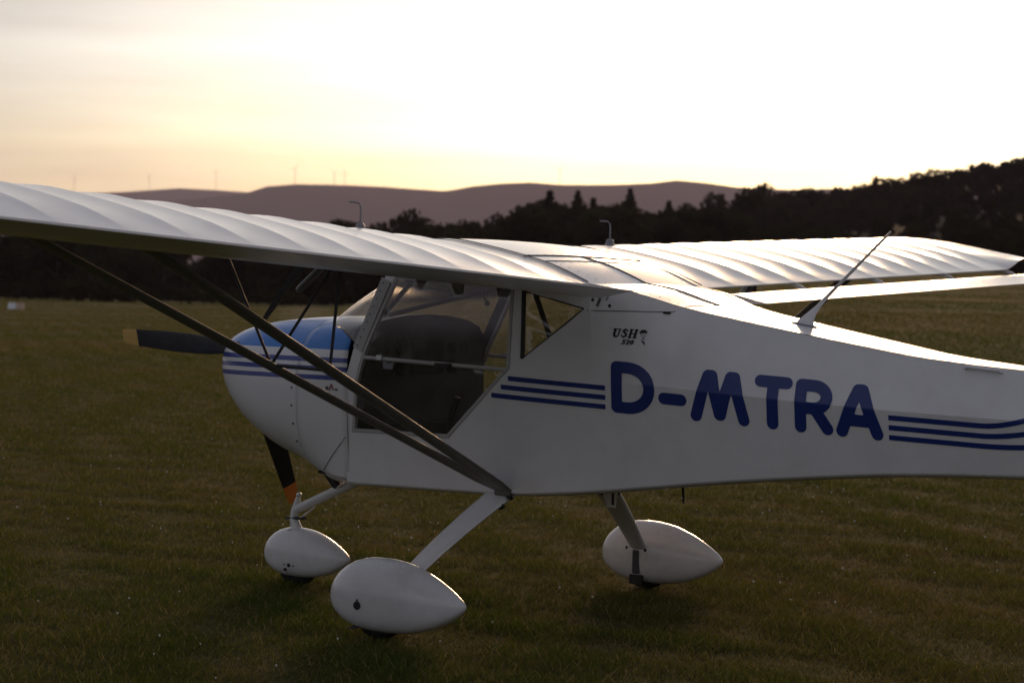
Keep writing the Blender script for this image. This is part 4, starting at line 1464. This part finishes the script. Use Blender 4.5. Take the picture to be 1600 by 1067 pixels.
# ---- struts
LOW = {s: Vector((0.475, s * 0.497, 0.690)) for s in (1, -1)}
for s in (1, -1):
    fT = Vector((1.0, s * 3.2, 1.712 + DIH * (3.2 - Y0)))
    rT = Vector((0.40, s * 3.2, 1.688 + DIH * (3.2 - Y0)))
    l = LOW[s]
    side = (1, 0, 0)
    for T, dx in ((fT, 0.024), (rT, -0.02)):
        a_ = l + Vector((dx, s * 0.01, 0))
        st = MB().tube([a_, a_.lerp(T, 0.04), a_.lerp(T, 0.96), T], [0.030, 0.048, 0.048, 0.038], 14, flat=0.25, side=side).build('wing_strut', M['strutgrey'], AC)
    mF = l.lerp(fT, 0.525)
    mR = l.lerp(rT, 0.525)
    j = []
    tF = Vector((1.0, s * 1.94, 1.714 + DIH * (1.94 - Y0)))
    tR = Vector((0.40, s * 1.92, 1.688 + DIH * (1.92 - Y0)))
    for a_, b_ in ((mF, tF), (mF, tR), (mR, tR + Vector((0.0, -s * 0.02, 0))), (mF, mR)):
        MB().tube([a_, b_], 0.0068, 8).build('jury_strut', M['jury'], AC)
    # fitting where the struts meet the fuselage
    MB().box(l + Vector((0, -s * 0.005, -0.012)), (0.09, 0.05, 0.03)).build('strut_fitting', M['steel'], AC, smooth=False, bevel=0.006)
    MB().tube([l + Vector((-0.03, s * 0.012, -0.03)), l + Vector((-0.055, s * 0.02, -0.036))], 0.011, 8).build('strut_bolt', M['black'], AC)
# probe below the left wing
MB().tube([(0.80, 1.5, 1.725), (0.93, 1.5, 1.620), (0.944, 1.5, 1.608), (0.950, 1.5, 1.603)], [0.016, 0.016, 0.013, 0.004], 10).build('air_probe', M['antenna'], AC)

# ---- wheels and fairings
PT = [(0, .233), (.012, .272), (.03, .300), (.08, .345), (.18, .390), (.30, .411), (.40, .413), (.55, .401), (.70, .368), (.85, .316), (.95, .270), (.985, .249), (1, .238)]
PB = [(0, .225), (.012, .196), (.03, .176), (.08, .142), (.18, .104), (.30, .084), (.45, .080), (.60, .086), (.75, .110), (.90, .160), (.97, .197), (.99, .212), (1, .222)]
PW = [(0, .010), (.012, .040), (.03, .060), (.08, .086), (.18, .112), (.33, .128), (.45, .127), (.60, .115), (.75, .092), (.90, .054), (.97, .028), (1, .010)]
US = [0, .006, .012, .03, .055, .08, .13, .18, .24, .30, .36, .42, .48, .54, .60, .66, .72, .78, .84, .9, .94, .97, .985, 1]
def fairing(name, xf, xt, y0, zmap, wsc):
    rings = []
    for u in US:
        x = xf + (xt - xf) * u
        zt, zb, w = zmap(sitp(u, PT)), zmap(sitp(u, PB)), sitp(u, PW) * wsc
        zm = zb + (zt - zb) * 0.46
        ring = []
        for i in range(36):
            q = 2 * math.pi * i / 36
            c_, s_ = math.cos(q), math.sin(q)
            hgt = (zt - zm) if s_ > 0 else (zm - zb)
            e = 2.15 if s_ > 0 else 3.0
            r = ((abs(c_) / w) ** e + (abs(s_) / max(hgt, 1e-4)) ** e) ** (-1 / e)
            ring.append((x, y0 + r * c_, zm + r * s_))
        rings.append(ring)
    return MB().rings(rings).build(name, M['pant'], AC, angle=60)
def wheel(x, y0, rad, wdt, parent):
    rings = []
    for k in range(24):
        q = 2 * math.pi * k / 24
        ring = []
        for j in range(10):
            p = 2 * math.pi * j / 10
            rr = rad * 0.72 + rad * 0.28 * math.cos(p)
            ring.append((x + rr * math.cos(q), y0 + wdt * math.sin(p), rad + 0.044 + rr * math.sin(q)))
        rings.append(ring)
    rings.append(rings[0])
    MB().rings(rings, cap=False).build('tyre', M['rubber'], parent, angle=180)
    MB().tube([(x, y0 - wdt * 0.6, rad + 0.044), (x, y0 + wdt * 0.6, rad + 0.044)], rad * 0.42, 18).build('rim', M['alu'], parent)
for s in (1, -1):
    f = fairing('wheel_fairing', 0.925, 0.200, s * 1.206, lambda z: z, 1.0)
    tag(f, 'left main wheel fairing' if s > 0 else 'right main wheel fairing')
    wheel(0.655, s * 1.206, 0.140, 0.062, f)
    if s > 0:
        MB().tube([(0.70, 1.206 + 0.121, 0.205), (0.70, 1.206 + 0.131, 0.205)], 0.019, 16).build('axle_hole', M['black'], f)
        MB().tube([(0.70, 1.206 + 0.1, 0.228), (0.70, 1.206 + 0.13, 0.228)], 0.006, 8).build('fairing_screw', M['steel'], f)
        for q in range(4):
            MB().box((0.76 - 0.014 * q, 1.206 + 0.098 + 0.0, 0.098 + 0.004 * (q % 2)), (0.008, 0.05, 0.006)).build('fairing_scuff', M['steel'], f, smooth=False)
    # spring leg from the belly out to the axle
    tp, bt = Vector((0.50, s * 0.40, 0.70)), Vector((0.655, s * 1.135, 0.245))
    rings = []
    for t in np.linspace(0, 1, 7):
        c_ = tp.lerp(bt, t) + Vector((0, 0, 0.02 * math.sin(math.pi * t)))
        ch, th = 0.085 - 0.038 * t, 0.020 - 0.006 * t
        ax = Vector((1, 0, 0))
        d_ = (bt - tp).normalized()
        nr = d_.cross(ax).normalized()
        ring = [c_ + ax * ch * math.cos(q) + nr * th * math.copysign(abs(math.sin(q)) ** 0.8, math.sin(q)) for q in [2 * math.pi * i / 16 for i in range(16)]]
        rings.append(ring)
    lg = MB().rings(rings).build('landing_gear_leg', M['strut'], AC, angle=50)
    # rubber collar at the belly
    c_ = tp.lerp(bt, 0.17)
    MB().tube([c_ - (bt - tp).normalized() * 0.006, c_ + (bt - tp).normalized() * 0.006], 0.084, 16, flat=0.32, side=(1, 0, 0)).build('leg_collar', M['black'], lg)
    # brake and axle lug on the inner face
    yi = s * (1.206 - 0.118)
    MB().box((0.655, yi, 0.20), (0.045, 0.03, 0.13)).build('axle_bracket', M['jury'], f, smooth=False, bevel=0.01)
    MB().box((0.655, yi, 0.105), (0.075, 0.02, 0.05)).build('fairing_slot', M['black'], f, smooth=False)
    MB().ball((0.60, yi - s * 0.0, 0.265), 0.012).build('bracket_bolt', M['black'], f)
    MB().ball((0.715, yi - s * 0.004, 0.272), 0.009).build('bracket_bolt', M['black'], f)
# nose gear
nf = fairing('nose_wheel_fairing', 2.302, 1.754, 0.0, lambda z: 0.093 + (z - 0.08) * (0.260 / 0.333), 0.82)
wheel(2.09, 0.0, 0.125, 0.052, nf)
for x, z, r in ((2.075, 0.162, 0.0105), (2.10, 0.138, 0.008), (2.045, 0.16, 0.004), (2.105, 0.165, 0.004)):
    MB().tube([(x, 0.082, z), (x, 0.105, z)], r, 10).build('fairing_hole', M['black'], nf)
ng = empty('nose_gear', (2.1, 0, 0.4))
ng.parent = AC
ng.matrix_parent_inverse = Matrix.Translation(-AC.location)
MB().tube([(1.55, 0, 0.700), (1.62, 0, 0.662), (2.115, 0, 0.445)], [0.026, 0.026, 0.024], 14).build('trailing_arm', M['strut'], ng)
MB().tube([(2.135, 0, 0.385), (2.118, 0, 0.44), (2.098, 0, 0.515)], [0.020, 0.024, 0.013], 12).build('pivot_post', M['strut'], ng)
MB().ball((2.096, 0.0, 0.523), 0.0155, 10, 8).build('pivot_cap', M['alu'], ng)
MB().tube([(2.17, 0, 0.398), (2.06, 0, 0.402)], 0.024, 10, flat=0.35, side=(0, 1, 0)).build('steering_plate', M['black'], ng)
MB().tube([(2.13, 0, 0.40), (2.10, 0, 0.33)], [0.024, 0.030], 10).build('fork_neck', M['strut'], ng)
MB().tube([(2.12, 0.05, 0.345), (2.09, 0.075, 0.16)], 0.011, 8, flat=0.5).build('fork_leg', M['strut'], ng)
MB().tube([(2.12, -0.05, 0.345), (2.09, -0.075, 0.16)], 0.011, 8, flat=0.5).build('fork_leg', M['strut'], ng)
MB().tube([(1.955, 0.0, 0.715), (1.835, 0, 0.575)], [0.030, 0.024], 12).build('shock_rubber', M['black'], ng)
MB().tube([(1.87, 0.03, 0.70), (1.80, 0.03, 0.60)], 0.0045, 6).build('brake_line', M['red'], ng)
MB().box((1.79, 0.0, 0.675), (0.16, 0.16, 0.05)).build('gear_mount', M['black'], ng, smooth=False)
MB().tube([(1.70, 0.035, 0.655), (1.80, 0.035, 0.595), (1.83, 0.02, 0.577)], 0.006, 6).build('steering_rod', M['alu'], ng)
MB().tube([(2.08, 0.0, 0.405), (1.99, 0.0, 0.470)], 0.005, 6).build('steering_link', M['alu'], ng)

# ---- belly fittings
MB().add([(x, y, z) for y in (-0.004, 0.004) for x, z in ((0.24, 0.70), (0.14, 0.70), (0.155, 0.595), (0.20, 0.595))], [(0, 1, 2, 3), (7, 6, 5, 4), (0, 3, 7, 4), (1, 5, 6, 2), (2, 6, 7, 3), (0, 4, 5, 1)]).build('belly_fin', M['strut'], AC, smooth=False)
MB().tube([(0.10, 0.12, 0.70), (0.10, 0.12, 0.620)], 0.007, 8).build('fuel_drain', M['black'], AC)
MB().tube([(-0.28, 0.12, 0.76), (-0.28, 0.12, 0.72), (-0.285, 0.12, 0.655)], [0.013, 0.007, 0.005], 8).build('belly_antenna', M['black'], AC)

# ---- propeller
PROP = empty('propeller', (2.49, 0, 1.294))
PROP.parent = AC
PROP.matrix_parent_inverse = Matrix.Translation(-AC.location)
tag(PROP, 'black three-blade propeller with yellow tips')
hub = Vector((2.49, 0, 1.294))
hr = [[(x, r * math.cos(q), 1.294 + r * math.sin(q)) for q in [2 * math.pi * i / 20 for i in range(20)]] for x, r in ((2.448, 0.07), (2.52, 0.075), (2.56, 0.055), (2.59, 0.02))]
MB().rings(hr).build('hub', M['black'], PROP)
CH = [(0.05, 0.045), (0.14, 0.075), (0.30, 0.118), (0.5, 0.118), (0.7, 0.104), (0.86, 0.088), (0.94, 0.076), (0.965, 0.064)]
TW = [(0.05, 46), (0.3, 34), (0.6, 24), (0.965, 16)]
for k, (th, RT) in enumerate(((R(4.1), 0.956), (R(-117.3), 0.972), (R(137), 0.87))):
    er = Vector((0, math.cos(th), math.sin(th)))
    et = Vector((0, -math.sin(th), math.cos(th)))
    ex = Vector((1, 0, 0))
    rr = [0.05, 0.1, 0.16, 0.24, 0.34, 0.45, 0.56, 0.67, 0.78, 0.862, 0.866, 0.91, 0.945, 0.965]
    rings = []
    for r0 in rr:
        r = r0
        c_, be = sitp(r, CH), R(itp(r, TW))
        dch = et * math.cos(be) + ex * math.sin(be)
        dn = -et * math.sin(be) + ex * math.cos(be)
        thk = c_ * (0.16 - 0.10 * min(1, r / 0.6))
        sweep = -0.10 * c_ + 0.0
        rings.append([hub + er * (r * RT / 0.965) + dch * (c_ * 0.5 * math.cos(q) + sweep) + dn * (thk * 0.5 * math.sin(q) * (1 + 0.4 * math.cos(q))) for q in [2 * math.pi * i / 14 for i in range(14)]])
    tip = M['orange'] if k == 1 else M['yellow']
    bl = MB().rings(rings, cap=True, mi=lambda q: 1 if q >= 9 else 0)
    o = bl.build('blade', [M['blade'], tip], PROP, angle=40)
    if k == 1:
        tag(o, 'blade pointing down with an orange tip')

# ---- tail, behind the right edge of the picture
MB().rings([[(-2.55 - 0.0, y, 1.30) for y in (0.012, -0.012)] + [(-3.15, -0.012, 1.27), (-3.15, 0.012, 1.27)], [(-2.95, y, 1.95) for y in (0.01, -0.01)] + [(-3.15, -0.01, 1.97), (-3.15, 0.01, 1.97)]]).build('tail_fin', M['fabric'], AC, smooth=False)
MB().rings([[(-3.16, 0.012, 1.05), (-3.16, -0.012, 1.05), (-3.55, -0.003, 1.12), (-3.55, 0.003, 1.12)], [(-3.16, 0.010, 1.97), (-3.16, -0.010, 1.97), (-3.42, -0.003, 1.95), (-3.42, 0.003, 1.95)]]).build('rudder', M['fabric'], AC, smooth=False)
for s in (1, -1):
    MB().rings([[(-2.62, s * 0.06, 1.225), (-2.62, s * 0.06, 1.205), (-3.35, s * 0.06, 1.210), (-3.35, s * 0.06, 1.216)], [(-2.80, s * 1.15, 1.222), (-2.80, s * 1.15, 1.208), (-3.32, s * 1.15, 1.210), (-3.32, s * 1.15, 1.216)]]).build('tailplane', M['fabric'], AC, smooth=False)
HAZE = 6.8e-5
# ================================================================== grass, flowers, haze
def blades(n_near, seed):
    r = np.random.default_rng(seed)
    half = 0.29
    ds, dens = [], []
    edges = np.concatenate([np.linspace(7.6, 14, 9), np.geomspace(15, 190, 26)])
    D, A = [], []
    for d0, d1 in zip(edges[:-1], edges[1:]):
        dm = 0.5 * (d0 + d1)
        rho = n_near * min(1.0, (12.0 / dm)) ** 1.95
        area = half * (d1 * d1 - d0 * d0)
        n = int(rho * area)
        D.append(np.sqrt(r.uniform(d0 * d0, d1 * d1, n)))
        A.append(r.uniform(-half, half, n))
    return np.concatenate(D), np.concatenate(A), r

D_, A_, rg = blades(4200, 3)
n = len(D_)
gx = CAM.x + D_ * np.cos(YAW + A_)
gy = CAM.y - D_ * np.sin(YAW + A_)
def turf(x, y):
    r = np.random.default_rng(42)
    v_ = np.zeros_like(x)
    for k in range(14):
        a = r.uniform(0, 6.283)
        f = 2 * np.pi / r.uniform(0.18, 1.5)
        v_ = v_ + np.sin((x * np.cos(a) + y * np.sin(a)) * f + r.uniform(0, 6.283)) * r.uniform(0.6, 1.2)
    return np.clip(0.5 + v_ / 7.5, 0, 1)

# tufts: pull blades towards clump centres and vary their height by place
cl = turf(gx, gy)
far = np.clip(D_ / 12.0, 1, 14)
hgt = (0.013 + 0.022 * rg.random(n) ** 1.6 + 0.018 * cl ** 1.5) * (0.95 + 0.05 * np.minimum(far, 4))
tall = rg.random(n) < 0.006
hgt[tall] *= 1.9
wid = (0.0017 + 0.0017 * rg.random(n)) * far
gz = terrain(gx, gy) - 0.004 + 0.010 * cl * np.clip(1.6 - D_ / 60, 0, 1)
az = rg.uniform(0, 2 * np.pi, n)
lean = hgt * rg.uniform(0.2, 1.5, n)
la = rg.uniform(0, 2 * np.pi, n)
v = np.empty((n, 3, 3))
v[:, 0] = np.stack([gx - wid * np.cos(az), gy - wid * np.sin(az), gz], 1)
v[:, 1] = np.stack([gx + wid * np.cos(az), gy + wid * np.sin(az), gz], 1)
v[:, 2] = np.stack([gx + lean * np.cos(la), gy + lean * np.sin(la), gz + hgt], 1)
gm = bpy.data.meshes.new('grass')
gm.vertices.add(3 * n)
gm.vertices.foreach_set('co', v.ravel())
gm.loops.add(3 * n)
gm.loops.foreach_set('vertex_index', np.arange(3 * n))
gm.polygons.add(n)
gm.polygons.foreach_set('loop_start', np.arange(0, 3 * n, 3))
gm.update()
at = gm.attributes.new('tint', 'FLOAT', 'FACE')
tint = np.clip(0.5 + 0.5 * (rg.random(n) - 0.5) + 0.45 * (cl - 0.5), 0, 1)
tint[rg.random(n) < 0.12] = 0.0
at.data.foreach_set('value', tint)
m, nt, out = nmat('grass_blades')
h = NT(nt)
g = h.n('ShaderNodeNewGeometry')
col = grass_colour(h, g.outputs['Position'])
ta = h.n('ShaderNodeAttribute', attribute_name='tint')
col = h.mix(h.ramp(ta.outputs['Fac'], [(0.0, (0.75, 0.75, 0.75)), (0.25, (0.15, 0.15, 0.15)), (0.6, (0, 0, 0))]), col, (0.36, 0.28, 0.13, 1))
col = h.mix(h.ramp(ta.outputs['Fac'], [(0.55, (0, 0, 0)), (1.0, (0.6, 0.6, 0.6))]), col, (0.100, 0.165, 0.020, 1))
df = h.n('ShaderNodeBsdfDiffuse')
tl = h.n('ShaderNodeBsdfTranslucent')
h.lk(col, df.inputs[0])
h.lk(col, tl.inputs[0])
mx = h.n('ShaderNodeMixShader')
mx.inputs[0].default_value = 0.45
h.lk(df.outputs[0], mx.inputs[1])
h.lk(tl.outputs[0], mx.inputs[2])
h.lk(mx.outputs[0], out.inputs['Surface'])
gm.materials.append(m)
go = bpy.data.objects.new('grass', gm)
COL.objects.link(go)
tag(go, 'short patchy turf of green and straw-coloured blades around the aircraft', 'grass', kind='stuff')

# clover heads dotted through the turf
M['clover'] = pmat('clover_head', (0.80, 0.77, 0.70), 0.8)
fl = MB()
for k in range(460):
    d = math.sqrt(random.uniform(8.5 ** 2, 26 ** 2))
    a = random.uniform(-0.27, 0.27)
    x, y = polar(d, a)
    if math.sin(x * 1.1) * math.sin(y * 0.9 + 1) < -0.15:
        continue
    z = 0.075 + random.uniform(0, 0.02)
    r_ = random.uniform(0.004, 0.0085)
    fl.add([(x + r_, y, z), (x - r_, y, z), (x, y + r_, z), (x, y - r_, z), (x, y, z + r_), (x, y, z - r_)], [(0, 2, 4), (2, 1, 4), (1, 3, 4), (3, 0, 4), (2, 0, 5), (1, 2, 5), (3, 1, 5), (0, 3, 5)])
fo = fl.build('clover_flowers', M['clover'])
tag(fo, 'tiny pale clover heads scattered through the turf', 'flowers', kind='stuff')

# evening haze: one closed box of thin air round everything
m, nt, out = nmat('haze_air')
h = NT(nt)
pv = h.n('ShaderNodeVolumePrincipled')
pv.inputs['Color'].default_value = (0.81, 0.73, 0.96, 1)
pv.inputs['Density'].default_value = HAZE
pv.inputs['Anisotropy'].default_value = 0.3
h.lk(pv.outputs[0], out.inputs['Volume'])
hz = MB().box((CAM.x, CAM.y, 190), (31000, 31000, 540)).build('haze', m, smooth=False)
tag(hz, 'thin evening haze in the air', 'haze', kind='stuff')
